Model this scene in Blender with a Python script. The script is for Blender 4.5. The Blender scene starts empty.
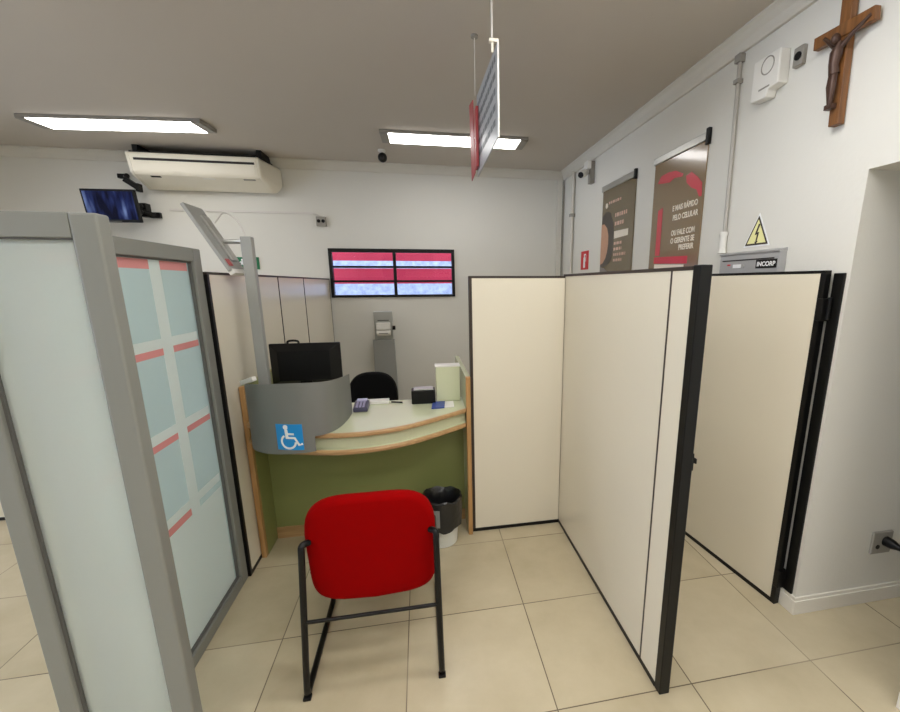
import bpy, bmesh, math, random
from mathutils import Vector, Matrix
random.seed(7)
scene = bpy.context.scene
COL = scene.collection
PI = math.pi

# ------------------------------------------------------------------ materials
def lin(c):
    r = []
    for v in c[:3]:
        v = v / 255.0
        r.append(v / 12.92 if v <= 0.04045 else ((v + 0.055) / 1.055) ** 2.4)
    return (r[0], r[1], r[2], 1.0)

class NT:
    def __init__(s, name):
        s.m = bpy.data.materials.new(name)
        s.m.use_nodes = True
        s.t = s.m.node_tree
        s.t.nodes.clear()
        s.out = s.n('ShaderNodeOutputMaterial')
    def n(s, typ, **kw):
        nd = s.t.nodes.new(typ)
        for k, v in kw.items():
            setattr(nd, k, v)
        return nd
    def l(s, a, b):
        s.t.links.new(a, b)
    def val(s, sock, v):
        if hasattr(v, 'links') or isinstance(v, bpy.types.NodeSocket):
            s.l(v, sock)
        else:
            sock.default_value = v
    def math(s, op, a, b=None):
        nd = s.n('ShaderNodeMath', operation=op)
        s.val(nd.inputs[0], a)
        if b is not None:
            s.val(nd.inputs[1], b)
        return nd.outputs[0]

def mat(name, rgb, rough=0.5, metal=0.0, spec=0.5, var=0.05, scale=6.0, bump=0.0, bscale=80.0, coat=0.0):
    """plain surface: base colour with a faint noise mottling and optional fine bump"""
    t = NT(name)
    b = t.n('ShaderNodeBsdfPrincipled')
    tc = t.n('ShaderNodeTexCoord')
    nz = t.n('ShaderNodeTexNoise')
    nz.inputs['Scale'].default_value = scale
    nz.inputs['Detail'].default_value = 3
    t.l(tc.outputs['Object'], nz.inputs['Vector'])
    mr = t.n('ShaderNodeMapRange')
    mr.inputs['To Min'].default_value = 1 - var
    mr.inputs['To Max'].default_value = 1 + var
    t.l(nz.outputs['Fac'], mr.inputs['Value'])
    mx = t.n('ShaderNodeVectorMath', operation='SCALE')
    mx.inputs[0].default_value = lin(rgb)[:3]
    t.l(mr.outputs[0], mx.inputs['Scale'])
    t.l(mx.outputs[0], b.inputs['Base Color'])
    b.inputs['Roughness'].default_value = rough
    b.inputs['Metallic'].default_value = metal
    b.inputs['Specular IOR Level'].default_value = spec
    if coat:
        b.inputs['Coat Weight'].default_value = coat
        b.inputs['Coat Roughness'].default_value = 0.08
    if bump:
        n2 = t.n('ShaderNodeTexNoise')
        n2.inputs['Scale'].default_value = bscale
        t.l(tc.outputs['Object'], n2.inputs['Vector'])
        bp = t.n('ShaderNodeBump')
        bp.inputs['Strength'].default_value = bump
        bp.inputs['Distance'].default_value = 0.004
        t.l(n2.outputs['Fac'], bp.inputs['Height'])
        t.l(bp.outputs[0], b.inputs['Normal'])
    t.l(b.outputs[0], t.out.inputs[0])
    return t.m

def wood(name, c1, c2, axis='Z', rough=0.4, freq=14.0):
    t = NT(name)
    b = t.n('ShaderNodeBsdfPrincipled')
    tc = t.n('ShaderNodeTexCoord')
    mp = t.n('ShaderNodeMapping')
    sc = {'X': (0.6, 9, 9), 'Y': (9, 0.6, 9), 'Z': (9, 9, 0.6)}[axis]
    mp.inputs['Scale'].default_value = sc
    t.l(tc.outputs['Object'], mp.inputs['Vector'])
    nz = t.n('ShaderNodeTexNoise')
    nz.inputs['Scale'].default_value = freq * 0.5
    nz.inputs['Detail'].default_value = 5
    t.l(mp.outputs[0], nz.inputs['Vector'])
    cr = t.n('ShaderNodeValToRGB')
    cr.color_ramp.elements[0].position = 0.35
    cr.color_ramp.elements[0].color = lin(c1)
    cr.color_ramp.elements[1].position = 0.7
    cr.color_ramp.elements[1].color = lin(c2)
    t.l(nz.outputs['Fac'], cr.inputs[0])
    t.l(cr.outputs[0], b.inputs['Base Color'])
    b.inputs['Roughness'].default_value = rough
    t.l(b.outputs[0], t.out.inputs[0])
    return t.m

def emit(name, rgb, strength):
    t = NT(name)
    e = t.n('ShaderNodeEmission')
    e.inputs[0].default_value = lin(rgb)
    e.inputs[1].default_value = strength
    t.l(e.outputs[0], t.out.inputs[0])
    return t.m

def floor_tiles():
    t = NT('floor_tiles')
    b = t.n('ShaderNodeBsdfPrincipled')
    tc = t.n('ShaderNodeTexCoord')
    sp = t.n('ShaderNodeSeparateXYZ')
    t.l(tc.outputs['Object'], sp.inputs[0])
    def axis(o, ph, s):
        u = t.math('DIVIDE', t.math('SUBTRACT', o, ph), s)
        fr = t.math('FRACT', t.math('ADD', u, 100.0))
        d = t.math('MULTIPLY', t.math('SUBTRACT', 0.5, t.math('ABSOLUTE', t.math('SUBTRACT', fr, 0.5))), s)
        return d, t.math('FLOOR', t.math('ADD', u, 100.0))
    dx, ix = axis(sp.outputs[0], 0.425, 0.535)
    dy, iy = axis(sp.outputs[1], 1.128, 0.508)
    d = t.math('MINIMUM', dx, dy)
    g = t.math('LESS_THAN', d, 0.0022)
    wn = t.n('ShaderNodeTexWhiteNoise', noise_dimensions='2D')
    cb = t.n('ShaderNodeCombineXYZ')
    t.l(ix, cb.inputs[0]); t.l(iy, cb.inputs[1])
    t.l(cb.outputs[0], wn.inputs['Vector'])
    nz = t.n('ShaderNodeTexNoise')
    nz.inputs['Scale'].default_value = 3.2
    nz.inputs['Detail'].default_value = 6
    nz.inputs['Roughness'].default_value = 0.6
    t.l(tc.outputs['Object'], nz.inputs['Vector'])
    f = t.math('ADD', t.math('MULTIPLY', wn.outputs['Value'], 0.25), t.math('MULTIPLY', nz.outputs['Fac'], 0.75))
    cr = t.n('ShaderNodeValToRGB')
    cr.color_ramp.elements[0].position = 0.3
    cr.color_ramp.elements[0].color = lin((184, 171, 142))
    cr.color_ramp.elements[1].position = 0.72
    cr.color_ramp.elements[1].color = lin((206, 194, 166))
    t.l(f, cr.inputs[0])
    # the joints are dirty in places, pale in others
    n3 = t.n('ShaderNodeTexNoise')
    n3.inputs['Scale'].default_value = 1.3
    t.l(tc.outputs['Object'], n3.inputs['Vector'])
    gr = t.n('ShaderNodeValToRGB')
    gr.color_ramp.elements[0].position = 0.45
    gr.color_ramp.elements[0].color = lin((98, 86, 68))
    gr.color_ramp.elements[1].position = 0.6
    gr.color_ramp.elements[1].color = lin((150, 138, 116))
    t.l(n3.outputs['Fac'], gr.inputs[0])
    mx = t.n('ShaderNodeMix', data_type='RGBA')
    t.l(g, mx.inputs['Factor'])
    t.l(cr.outputs[0], mx.inputs['A'])
    t.l(gr.outputs[0], mx.inputs['B'])
    t.l(mx.outputs['Result'], b.inputs['Base Color'])
    rg = t.math('ADD', t.math('MULTIPLY', g, 0.4), 0.27)
    t.l(rg, b.inputs['Roughness'])
    b.inputs['Specular IOR Level'].default_value = 0.5
    t.l(b.outputs[0], t.out.inputs[0])
    return t.m

def frosted(name, rgb, trans=0.35, rough=0.55):
    t = NT(name)
    tr = t.n('ShaderNodeBsdfTranslucent'); tr.inputs[0].default_value = lin(rgb)
    df = t.n('ShaderNodeBsdfDiffuse'); df.inputs[0].default_value = lin(rgb)
    rf = t.n('ShaderNodeBsdfRefraction'); rf.inputs[0].default_value = lin(rgb)
    rf.inputs['Roughness'].default_value = rough; rf.inputs['IOR'].default_value = 1.08
    gl = t.n('ShaderNodeBsdfGlossy'); gl.inputs['Roughness'].default_value = 0.25
    tc = t.n('ShaderNodeTexCoord')
    nz = t.n('ShaderNodeTexNoise'); nz.inputs['Scale'].default_value = 2.0
    t.l(tc.outputs['Object'], nz.inputs['Vector'])
    m1 = t.n('ShaderNodeMixShader')
    fa = t.math('ADD', t.math('MULTIPLY', nz.outputs['Fac'], 0.1), 0.3)
    t.l(fa, m1.inputs[0]); t.l(tr.outputs[0], m1.inputs[1]); t.l(df.outputs[0], m1.inputs[2])
    m2 = t.n('ShaderNodeMixShader'); m2.inputs[0].default_value = trans
    t.l(m1.outputs[0], m2.inputs[1]); t.l(rf.outputs[0], m2.inputs[2])
    m3 = t.n('ShaderNodeMixShader'); m3.inputs[0].default_value = 0.05
    t.l(m2.outputs[0], m3.inputs[1]); t.l(gl.outputs[0], m3.inputs[2])
    t.l(m3.outputs[0], t.out.inputs[0])
    return t.m

def clear_glass(name, tint=(255, 255, 255)):
    t = NT(name)
    tp = t.n('ShaderNodeBsdfTransparent'); tp.inputs[0].default_value = lin(tint)
    gl = t.n('ShaderNodeBsdfGlossy'); gl.inputs['Roughness'].default_value = 0.05
    fr = t.n('ShaderNodeFresnel'); fr.inputs[0].default_value = 1.45
    mx = t.n('ShaderNodeMixShader')
    t.l(fr.outputs[0], mx.inputs[0]); t.l(tp.outputs[0], mx.inputs[1]); t.l(gl.outputs[0], mx.inputs[2])
    t.l(mx.outputs[0], t.out.inputs[0])
    return t.m

def screen_mat():
    """television picture: dark blue with paler streaks"""
    t = NT('television_picture')
    tc = t.n('ShaderNodeTexCoord')
    mp = t.n('ShaderNodeMapping'); mp.inputs['Scale'].default_value = (9, 9, 2.0)
    t.l(tc.outputs['Object'], mp.inputs[0])
    nz = t.n('ShaderNodeTexNoise'); nz.inputs['Scale'].default_value = 1.6; nz.inputs['Detail'].default_value = 2
    t.l(mp.outputs[0], nz.inputs['Vector'])
    cr = t.n('ShaderNodeValToRGB')
    e = cr.color_ramp.elements
    e[0].position = 0.42; e[0].color = lin((26, 28, 52))
    e[1].position = 0.8; e[1].color = lin((150, 175, 235))
    k = e.new(0.58); k.color = lin((50, 62, 120))
    t.l(nz.outputs['Fac'], cr.inputs[0])
    em = t.n('ShaderNodeEmission'); em.inputs[1].default_value = 0.55
    t.l(cr.outputs[0], em.inputs[0])
    gl = t.n('ShaderNodeBsdfGlossy'); gl.inputs['Roughness'].default_value = 0.15
    mx = t.n('ShaderNodeMixShader'); mx.inputs[0].default_value = 0.06
    t.l(em.outputs[0], mx.inputs[1]); t.l(gl.outputs[0], mx.inputs[2])
    t.l(mx.outputs[0], t.out.inputs[0])
    return t.m

M = dict(
    wall=mat('wall_paint', (222, 220, 212), 0.65, var=0.03, scale=2.0, bump=0.15, bscale=60),
    ceiling=mat('ceiling_paint', (197, 189, 179), 0.85, var=0.03, scale=1.5),
    trim=mat('white_trim_paint', (214, 210, 200), 0.55, var=0.03),
    base=mat('baseboard_paint', (226, 222, 212), 0.4, var=0.04),
    floor=floor_tiles(),
    cream=mat('cream_laminate', (226, 219, 201), 0.26, var=0.03, scale=2.2, bump=0.05, bscale=40),
    black=mat('black_profile', (10, 10, 10), 0.4, spec=0.3, var=0.1),
    brown=mat('dark_brown_profile', (52, 42, 36), 0.45, var=0.1),
    alu=mat('grey_aluminium_paint', (130, 131, 125), 0.45, metal=0.0, var=0.04),
    alud=mat('dark_aluminium_bead', (92, 91, 88), 0.5, var=0.05),
    steel=mat('brushed_steel', (186, 186, 182), 0.32, metal=0.75, var=0.06),
    greym=mat('grey_painted_sheet_metal', (118, 119, 115), 0.5, var=0.03),
    greyl=mat('light_grey_painted_metal', (152, 153, 149), 0.45, var=0.03),
    frost=frosted('frosted_glass', (208, 219, 215)),
    frost2=frosted('frosted_glass_plain', (247, 253, 251), 0.3, 0.5),
    film=frosted('white_film', (250, 252, 249), 0.05, 0.6),
    filmred=mat('pink_red_film', (214, 142, 140), 0.5, var=0.05),
    filmgrey=mat('pale_grey_green_film', (190, 204, 198), 0.5, var=0.04),
    glass=clear_glass('window_glass', (250, 252, 255)),
    tubes=emit('lit_fluorescent_diffuser', (255, 253, 250), 11.0),
    tubesfill=emit('added_fill_diffuser', (255, 253, 250), 19.5),  # stronger glow for the added lamps that fill the booth
    lampmetal=mat('lamp_end_metal', (150, 146, 138), 0.5, var=0.05),
    pipe=mat('grey_white_pipe', (176, 172, 164), 0.5, var=0.04),
    white=mat('white_plastic', (232, 230, 224), 0.4, var=0.02),
    acw=mat('aged_white_plastic', (236, 230, 214), 0.38, var=0.03),
    dark=mat('matt_black_plastic', (10, 10, 11), 0.45, spec=0.3, var=0.1),
    slot=mat('dark_slot', (34, 31, 30), 0.7, var=0.1),
    red=mat('red_upholstery', (142, 0, 1), 0.85, var=0.06, scale=20, bump=0.25, bscale=400, spec=0.06),
    blackfab=mat('black_upholstery', (16, 16, 18), 0.85, var=0.1, scale=20, bump=0.2, bscale=300, spec=0.2),
    tubeblk=mat('black_enamel_tube', (11, 10, 10), 0.4, spec=0.3, var=0.08),
    greenlam=mat('pale_green_laminate', (208, 212, 180), 0.22, var=0.03, scale=3),
    greenpan=mat('olive_green_laminate', (136, 142, 86), 0.4, var=0.05, scale=2),
    beech=wood('beech_edge', (172, 136, 92), (194, 158, 112), 'X'),
    beechv=wood('beech_board', (168, 126, 76), (190, 148, 98), 'Z'),
    crosswood=wood('crucifix_wood', (104, 66, 32), (142, 94, 50), 'Z', 0.45),
    bronze=mat('dark_bronze', (74, 52, 42), 0.4, metal=0.3, var=0.15, scale=30),
    blue=mat('blue_sticker', (22, 142, 214), 0.4, var=0.03),
    stickerw=mat('white_sticker_print', (238, 240, 240), 0.5, var=0.01),
    exitg=mat('green_sign_plastic', (14, 112, 72), 0.45, var=0.04),
    firered=mat('red_sign_plastic', (206, 34, 40), 0.45, var=0.04),
    yellow=mat('pale_yellow_sign', (240, 236, 170), 0.5, var=0.03),
    poster=mat('brown_poster_print', (134, 112, 84), 0.18, var=0.05, scale=3, coat=0.6),
    posterd=mat('dark_olive_poster_print', (112, 98, 74), 0.22, var=0.05, scale=3, coat=0.4),
    posred=mat('red_poster_print', (206, 62, 76), 0.25, var=0.05, coat=0.5),
    posskin=mat('skin_tone_print', (196, 146, 116), 0.3, var=0.1, scale=30, coat=0.4),
    poshair=mat('dark_hair_print', (52, 40, 34), 0.3, var=0.2, scale=30, coat=0.4),
    posgrey=mat('grey_clothing_print', (120, 112, 108), 0.3, var=0.1, coat=0.4),
    pospink=mat('pink_text_print', (214, 178, 160), 0.3, var=0.02),
    poswhite=mat('cream_text_print', (240, 230, 214), 0.3, var=0.02),
    elec=mat('grey_enclosure_paint', (166, 166, 166), 0.42, var=0.03),
    bagblk=mat('black_bin_liner', (26, 26, 27), 0.28, var=0.2, scale=20, bump=0.8, bscale=28, spec=0.6),
    baggrey=mat('grey_bag_highlight', (138, 138, 138), 0.4, var=0.1, scale=40),
    binw=mat('white_bin_plastic', (222, 224, 218), 0.45, var=0.02),
    purple=mat('dark_violet_plastic', (70, 68, 92), 0.35, var=0.1),
    lcd=mat('pale_violet_lcd', (168, 164, 196), 0.2, var=0.05),
    paper=mat('white_paper', (232, 230, 226), 0.7, var=0.02),
    leafblue=mat('blue_leaflet_print', (62, 84, 160), 0.4, var=0.2, scale=40),
    signtext=mat('dark_grey_lettering', (100, 103, 106), 0.5, var=0.05),
    signface=mat('silver_grey_sign_face', (170, 172, 174), 0.35, var=0.04),
    signred=mat('dull_red_sign_end', (172, 62, 66), 0.45, var=0.08),
    wire=mat('white_wire', (216, 212, 206), 0.5, var=0.02),
    awning=mat('red_awning_sheet', (196, 44, 74), 0.6, var=0.12, scale=3),
    outwall=mat('pale_textured_outside_wall', (152, 163, 186), 0.8, var=0.55, scale=14),
    screen=screen_mat(),
)

# ------------------------------------------------------------------ mesh helpers
class MB:
    """collects shapes in world coordinates; build() links them as one mesh object"""
    def __init__(s):
        s.bm = bmesh.new()
    def poly(s, pts):
        return s.bm.faces.new([s.bm.verts.new(p) for p in pts])
    def box(s, x0, x1, y0, y1, z0, z1):
        v = [s.bm.verts.new(p) for p in ((x0,y0,z0),(x1,y0,z0),(x1,y1,z0),(x0,y1,z0),(x0,y0,z1),(x1,y0,z1),(x1,y1,z1),(x0,y1,z1))]
        for f in ((0,3,2,1),(4,5,6,7),(0,1,5,4),(1,2,6,5),(2,3,7,6),(3,0,4,7)):
            s.bm.faces.new([v[i] for i in f])
        return s
    def obox(s, c, ax, ay, az, hx, hy, hz):
        c = Vector(c); ax = Vector(ax).normalized(); ay = Vector(ay).normalized(); az = Vector(az).normalized()
        v = []
        for k in (-1, 1):
            for (i, j) in ((-1,-1),(1,-1),(1,1),(-1,1)):
                v.append(s.bm.verts.new(c + ax*hx*i + ay*hy*j + az*hz*k))
        for f in ((0,3,2,1),(4,5,6,7),(0,1,5,4),(1,2,6,5),(2,3,7,6),(3,0,4,7)):
            s.bm.faces.new([v[i] for i in f])
        return s
    def prism(s, pts, vec):
        """closed 3D outline extruded along vec"""
        vec = Vector(vec)
        a = [s.bm.verts.new(Vector(p)) for p in pts]
        b = [s.bm.verts.new(Vector(p) + vec) for p in pts]
        s.bm.faces.new(a[::-1]); s.bm.faces.new(b)
        n = len(a)
        for i in range(n):
            s.bm.faces.new((a[i], a[(i+1) % n], b[(i+1) % n], b[i]))
        return s
    def tube(s, pts, r, seg=10, cap=True, radii=None):
        pts = [Vector(p) for p in pts]
        n = len(pts)
        rings = []
        up = None
        for i, p in enumerate(pts):
            d = (pts[min(i+1, n-1)] - pts[max(i-1, 0)]).normalized()
            if up is None:
                up = Vector((0, 0, 1)) if abs(d.z) < 0.9 else Vector((1, 0, 0))
            u = (up - d * up.dot(d))
            if u.length < 1e-5:
                u = d.orthogonal()
            u.normalize(); up = u
            w = d.cross(u)
            rr = radii[i] if radii else r
            rings.append([s.bm.verts.new(p + (u*math.cos(2*PI*k/seg) + w*math.sin(2*PI*k/seg)) * rr) for k in range(seg)])
        for a, b in zip(rings, rings[1:]):
            for k in range(seg):
                s.bm.faces.new((a[k], a[(k+1) % seg], b[(k+1) % seg], b[k]))
        if cap:
            s.bm.faces.new(rings[0][::-1]); s.bm.faces.new(rings[-1])
        return s
    def lathe(s, c, prof, seg=28, axis=(0,0,1), close=True):
        """profile of (radius, height) around axis through c"""
        c = Vector(c); a = Vector(axis).normalized()
        u = a.orthogonal().normalized(); w = a.cross(u)
        rings = []
        for (r, h) in prof:
            rings.append([s.bm.verts.new(c + a*h + (u*math.cos(2*PI*k/seg) + w*math.sin(2*PI*k/seg)) * max(r, 1e-4)) for k in range(seg)])
        for p, q in zip(rings, rings[1:]):
            for k in range(seg):
                s.bm.faces.new((p[k], p[(k+1) % seg], q[(k+1) % seg], q[k]))
        if close:
            s.bm.faces.new(rings[0][::-1]); s.bm.faces.new(rings[-1])
        return s
    def ball(s, c, rx, ry=None, rz=None, seg=14):
        ry = ry or rx; rz = rz or rx
        m = Matrix.Translation(Vector(c)) @ Matrix.Diagonal((rx, ry, rz, 1))
        bmesh.ops.create_uvsphere(s.bm, u_segments=seg, v_segments=max(6, seg*2//3), radius=1, matrix=m)
        return s
    def grid(s, rows, closed=False):
        """surface through rows of points"""
        vs = [[s.bm.verts.new(p) for p in r] for r in rows]
        for a, b in zip(vs, vs[1:]):
            n = len(a)
            for k in range(n if closed else n-1):
                s.bm.faces.new((a[k], a[(k+1) % n], b[(k+1) % n], b[k]))
        return vs
    def build(s, name, m, parent=None, smooth=False, bevel=0.0, bseg=2):
        bmesh.ops.recalc_face_normals(s.bm, faces=s.bm.faces)
        if bevel:
            es = [e for e in s.bm.edges if len(e.link_faces) == 2 and e.calc_face_angle(0) > 0.5]
            bmesh.ops.bevel(s.bm, geom=es, offset=bevel, segments=bseg, affect='EDGES', profile=0.5, clamp_overlap=True)
        off = Vector((0, 0, 0))
        if parent is not None:
            off = Vector(parent['_base']) if '_base' in parent else Vector((0, 0, 0))
        me = bpy.data.meshes.new(name)
        loc = Vector((0, 0, 0))
        if parent is not None:
            for v in s.bm.verts:
                v.co -= off
        s.bm.to_mesh(me); s.bm.free()
        o = bpy.data.objects.new(name, me)
        COL.objects.link(o)
        me.materials.append(m)
        if smooth:
            for p in me.polygons:
                p.use_smooth = True
            try:
                me.set_sharp_from_angle(angle=math.radians(40))
            except Exception:
                pass
        if parent is not None:
            o.parent = parent
            o['_base'] = list(off)
        return o

def thing(name, label, cat, loc, group=None):
    o = bpy.data.objects.new(name, None)
    o.empty_display_size = 0.05
    COL.objects.link(o)
    o.location = loc
    o['_base'] = list(loc)
    o['label'] = label; o['category'] = cat
    if group:
        o['group'] = group
    return o

def tag(o, label, cat, group=None):
    o['label'] = label; o['category'] = cat
    if group:
        o['group'] = group
    return o

def struct(o):
    o['kind'] = 'structure'
    return o

def sub(o, label):
    o['label'] = label
    return o

def text_part(name, s, size, origin, right, up, m, parent, depth=0.0008, wscale=1.0, bold=0.0):
    """lettering as real extruded mesh glyphs; origin = baseline left"""
    cu = bpy.data.curves.new(name + '_curve', 'FONT')
    cu.body = s; cu.size = size; cu.extrude = depth; cu.offset = bold
    to = bpy.data.objects.new(name + '_tmp', cu)
    COL.objects.link(to)
    dg = bpy.context.evaluated_depsgraph_get(); dg.update()
    me = bpy.data.meshes.new_from_object(to.evaluated_get(dg))
    bpy.data.objects.remove(to); bpy.data.curves.remove(cu)
    right = Vector(right).normalized(); up = Vector(up).normalized(); nrm = right.cross(up)
    off = Vector(parent['_base'])
    for v in me.vertices:
        c = v.co.copy()
        v.co = Vector(origin) + right * c.x * wscale + up * c.y + nrm * c.z - off
    me.name = name
    me.materials.clear(); me.materials.append(m)
    o = bpy.data.objects.new(name, me)
    COL.objects.link(o); o.parent = parent; o['_base'] = list(off)
    return o

def spline(pts, n=8):
    """Catmull-Rom through points"""
    P = [Vector(p) for p in pts]
    P = [P[0]*2 - P[1]] + P + [P[-1]*2 - P[-2]]
    out = []
    for i in range(1, len(P)-2):
        for k in range(n):
            t = k / n
            a, b, c, d = P[i-1], P[i], P[i+1], P[i+2]
            out.append(0.5*((2*b) + (c-a)*t + (2*a-5*b+4*c-d)*t*t + (3*b-a-3*c+d)*t**3))
    out.append(P[-2])
    return out

# ------------------------------------------------------------------ camera
F = 410.0
cam_d = bpy.data.cameras.new('camera')
cam = bpy.data.objects.new('camera', cam_d)
COL.objects.link(cam)
cam_d.sensor_fit = 'HORIZONTAL'; cam_d.sensor_width = 36.0
cam_d.lens = F / 900.0 * 36.0
cam_d.shift_x = -(496.79 - 450.0) / 900.0
cam_d.shift_y = (371.03 - 356.0) / 900.0
cam_d.clip_start = 0.02
rv = Vector((0.20962024, -0.18136173, -0.02296348))
Rm = Matrix.Rotation(rv.length, 3, rv.normalized())
B = Matrix(((1, 0, 0), (0, 0, -1), (0, 1, 0)))
W = Rm @ B
R3 = Matrix((W[0], -Vector(W[1]), -Vector(W[2]))).transposed()
cam.matrix_world = Matrix.Translation((0, 0, 1.5)) @ R3.to_4x4()
scene.camera = cam

# ------------------------------------------------------------------ room shell
XW, YB, ZC, XL, YR = 1.64, 4.70, 2.70, -5.2, -3.6
WX0, WX1, WZ0, WZ1 = -0.925, 0.390, 1.358, 1.865
NY0, NY1, NZ, NXD = 0.90, 1.352, 1.905, 2.75
struct(MB().box(XL-0.2, NXD+0.2, YR-0.2, YB+0.2, -0.1, 0).build('floor', M['floor']))
struct(MB().box(XL-0.2, NXD+0.2, YR-0.2, YB+0.2, ZC, ZC+0.1).build('ceiling', M['ceiling']))
wb = MB()
wb.box(XL, WX0, YB, YB+0.15, 0, ZC); wb.box(WX1, XW+0.15, YB, YB+0.15, 0, ZC)
wb.box(WX0, WX1, YB, YB+0.15, 0, WZ0); wb.box(WX0, WX1, YB, YB+0.15, WZ1, ZC)
struct(wb.build('wall_back', M['wall']))
wr = MB()
wr.box(XW, NXD, NY1, YB, 0, ZC)
wr.box(XW, NXD, NY0, NY1, NZ, ZC)
wr.box(XW, NXD, YR, NY0, 0, ZC)
wr.box(NXD, NXD+0.1, YR, YB, 0, ZC)
struct(wr.build('wall_right', M['wall']))
wl = MB(); HY0, HY1, HZ0, HZ1 = -2.6, 3.4, 0.25, 2.35
wl.box(XL-0.1, XL, YR, HY0, 0, ZC); wl.box(XL-0.1, XL, HY1, YB, 0, ZC); wl.box(XL-0.1, XL, HY0, HY1, 0, HZ0); wl.box(XL-0.1, XL, HY0, HY1, HZ1, ZC)
struct(wl.build('wall_left', M['wall']))
w2 = bpy.data.objects.new('window_added', None); COL.objects.link(w2); w2.location = (XL, 0.4, HZ0); w2['_base'] = list(w2.location); struct(w2)  # added daylight window, out of view, guessed only to light the room
f2 = MB()
f2.box(XL-0.08, XL-0.02, HY0, HY1, HZ0, HZ0+0.05); f2.box(XL-0.08, XL-0.02, HY0, HY1, HZ1-0.05, HZ1)
for k in range(5):
    y_ = HY0 + (HY1-HY0-0.05)*k/4
    f2.box(XL-0.08, XL-0.02, y_, y_+0.05, HZ0+0.05, HZ1-0.05)
f2.build('window_frame', M['alu'], w2)
for k in range(4):
    y_ = HY0 + (HY1-HY0-0.05)*k/4
    MB().box(XL-0.055, XL-0.047, y_+0.05, y_+(HY1-HY0-0.05)/4, HZ0+0.05, HZ1-0.05).build('pane', M['glass'], w2)
struct(MB().box(XL, NXD, YR-0.1, YR, 0, ZC).build('wall_rear', M['wall']))

def cornice(name, p0, p1, inward):
    p0 = Vector(p0); p1 = Vector(p1); n = Vector(inward)
    prof = [(0, -0.082), (0.016, -0.082), (0.022, -0.074), (0.03, -0.045), (0.05, -0.018), (0.066, -0.008), (0.066, 0), (0, 0)]
    pts = [p0 + n*a + Vector((0, 0, b)) for a, b in prof]
    return struct(MB().prism(pts, p1-p0).build(name, M['trim']))
cornice('trim_1', (XL, YB, ZC), (XW, YB, ZC), (0, -1, 0))
cornice('trim_2', (XW, YR, ZC), (XW, YB, ZC), (-1, 0, 0))
bb = MB()
for (a, h) in ((0.014, 0.07), (0.009, 0.085)):
    bb.box(XW-a, NXD, NY1-a, NY1, 0, h)
    bb.box(XW-a, XW, NY1, YB, 0, h)
    bb.box(XW-a, XW, YR, NY0+a, 0, h)
    bb.box(XW, NXD, NY0, NY0+a, 0, h)
struct(bb.build('baseboard_right', M['base'], bevel=0.002))
bk = MB(); bk.box(XL, XW-0.014, YB-0.014, YB, 0, 0.07); bk.box(XL, XW-0.014, YB-0.009, YB, 0.07, 0.085)
struct(bk.build('baseboard_back', M['base'], bevel=0.002))

# ------------------------------------------------------------------ window with tilting panes
w = bpy.data.objects.new('window_1', None); COL.objects.link(w)
w.location = ((WX0+WX1)/2, YB, WZ0); w['_base'] = list(w.location); struct(w)
fr = MB()
y0, y1 = YB-0.02, YB+0.045
t = 0.032
fr.box(WX0, WX1, y0, y1, WZ1-t, WZ1); fr.box(WX0, WX1, y0, y1, WZ0, WZ0+0.02)
fr.box(WX0, WX0+t, y0, y1, WZ0+0.02, WZ1-t); fr.box(WX1-t, WX1, y0, y1, WZ0+0.02, WZ1-t)
xm = (WX0+WX1)/2 + 0.012
fr.box(xm-0.016, xm+0.016, y0, y1, WZ0+0.02, WZ1-t)
fr.build('window_frame', M['black'], w, bevel=0.002)
zs = [WZ0+0.02, WZ0+0.175, WZ0+0.325, WZ1-t]
for (xa, xb) in ((WX0+t, xm-0.016), (xm+0.016, WX1-t)):
    for i in range(3):
        za, zb = zs[i], zs[i+1]
        s = MB()
        s.box(xa, xb, y0+0.004, y1-0.01, zb-0.016 if i < 2 else zb-0.006, zb)
        s.box(xa, xb, y0+0.008, y1-0.02, za, za+0.006)
        sash = s.build('sash', M['black'], w)
        p = MB()
        dy = 0.03
        p.prism([(xa, y0+0.03+dy, za+0.006), (xb, y0+0.03+dy, za+0.006), (xb, y0+0.02, zb-0.016), (xa, y0+0.02, zb-0.016)], (0, 0.004, 0))
        p.build('pane', M['glass'], sash)

# outside the window: red awning slats before a pale wall
aw = thing('awning', 'two red awning sheets hanging outside behind the window panes', 'awning', (-0.25, 5.6, 1.4))
for (za, zb) in ((1.96, 1.772), (1.684, 1.502)):
    pts = [(-2.2, 5.3, zb), (-2.2, 5.33, za), (-2.2, 5.325, za), (-2.2, 5.295, zb)]
    MB().prism(pts, (4.2, 0, 0)).build('awning_panel', M['awning'], aw)
for x in (-2.25, 2.05): MB().tube([(x, 5.34, -0.1), (x, 5.34, 2.2)], 0.02).build('awning_post', M['black'], aw)
struct(MB().box(-6, 6, 7.4, 7.5, -0.1, 2.4).build('wall_outside', M['outwall']))
struct(MB().box(-6, 6, 4.95, 7.4, -0.2, -0.1).build('ground_outside', M['outwall']))

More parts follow.
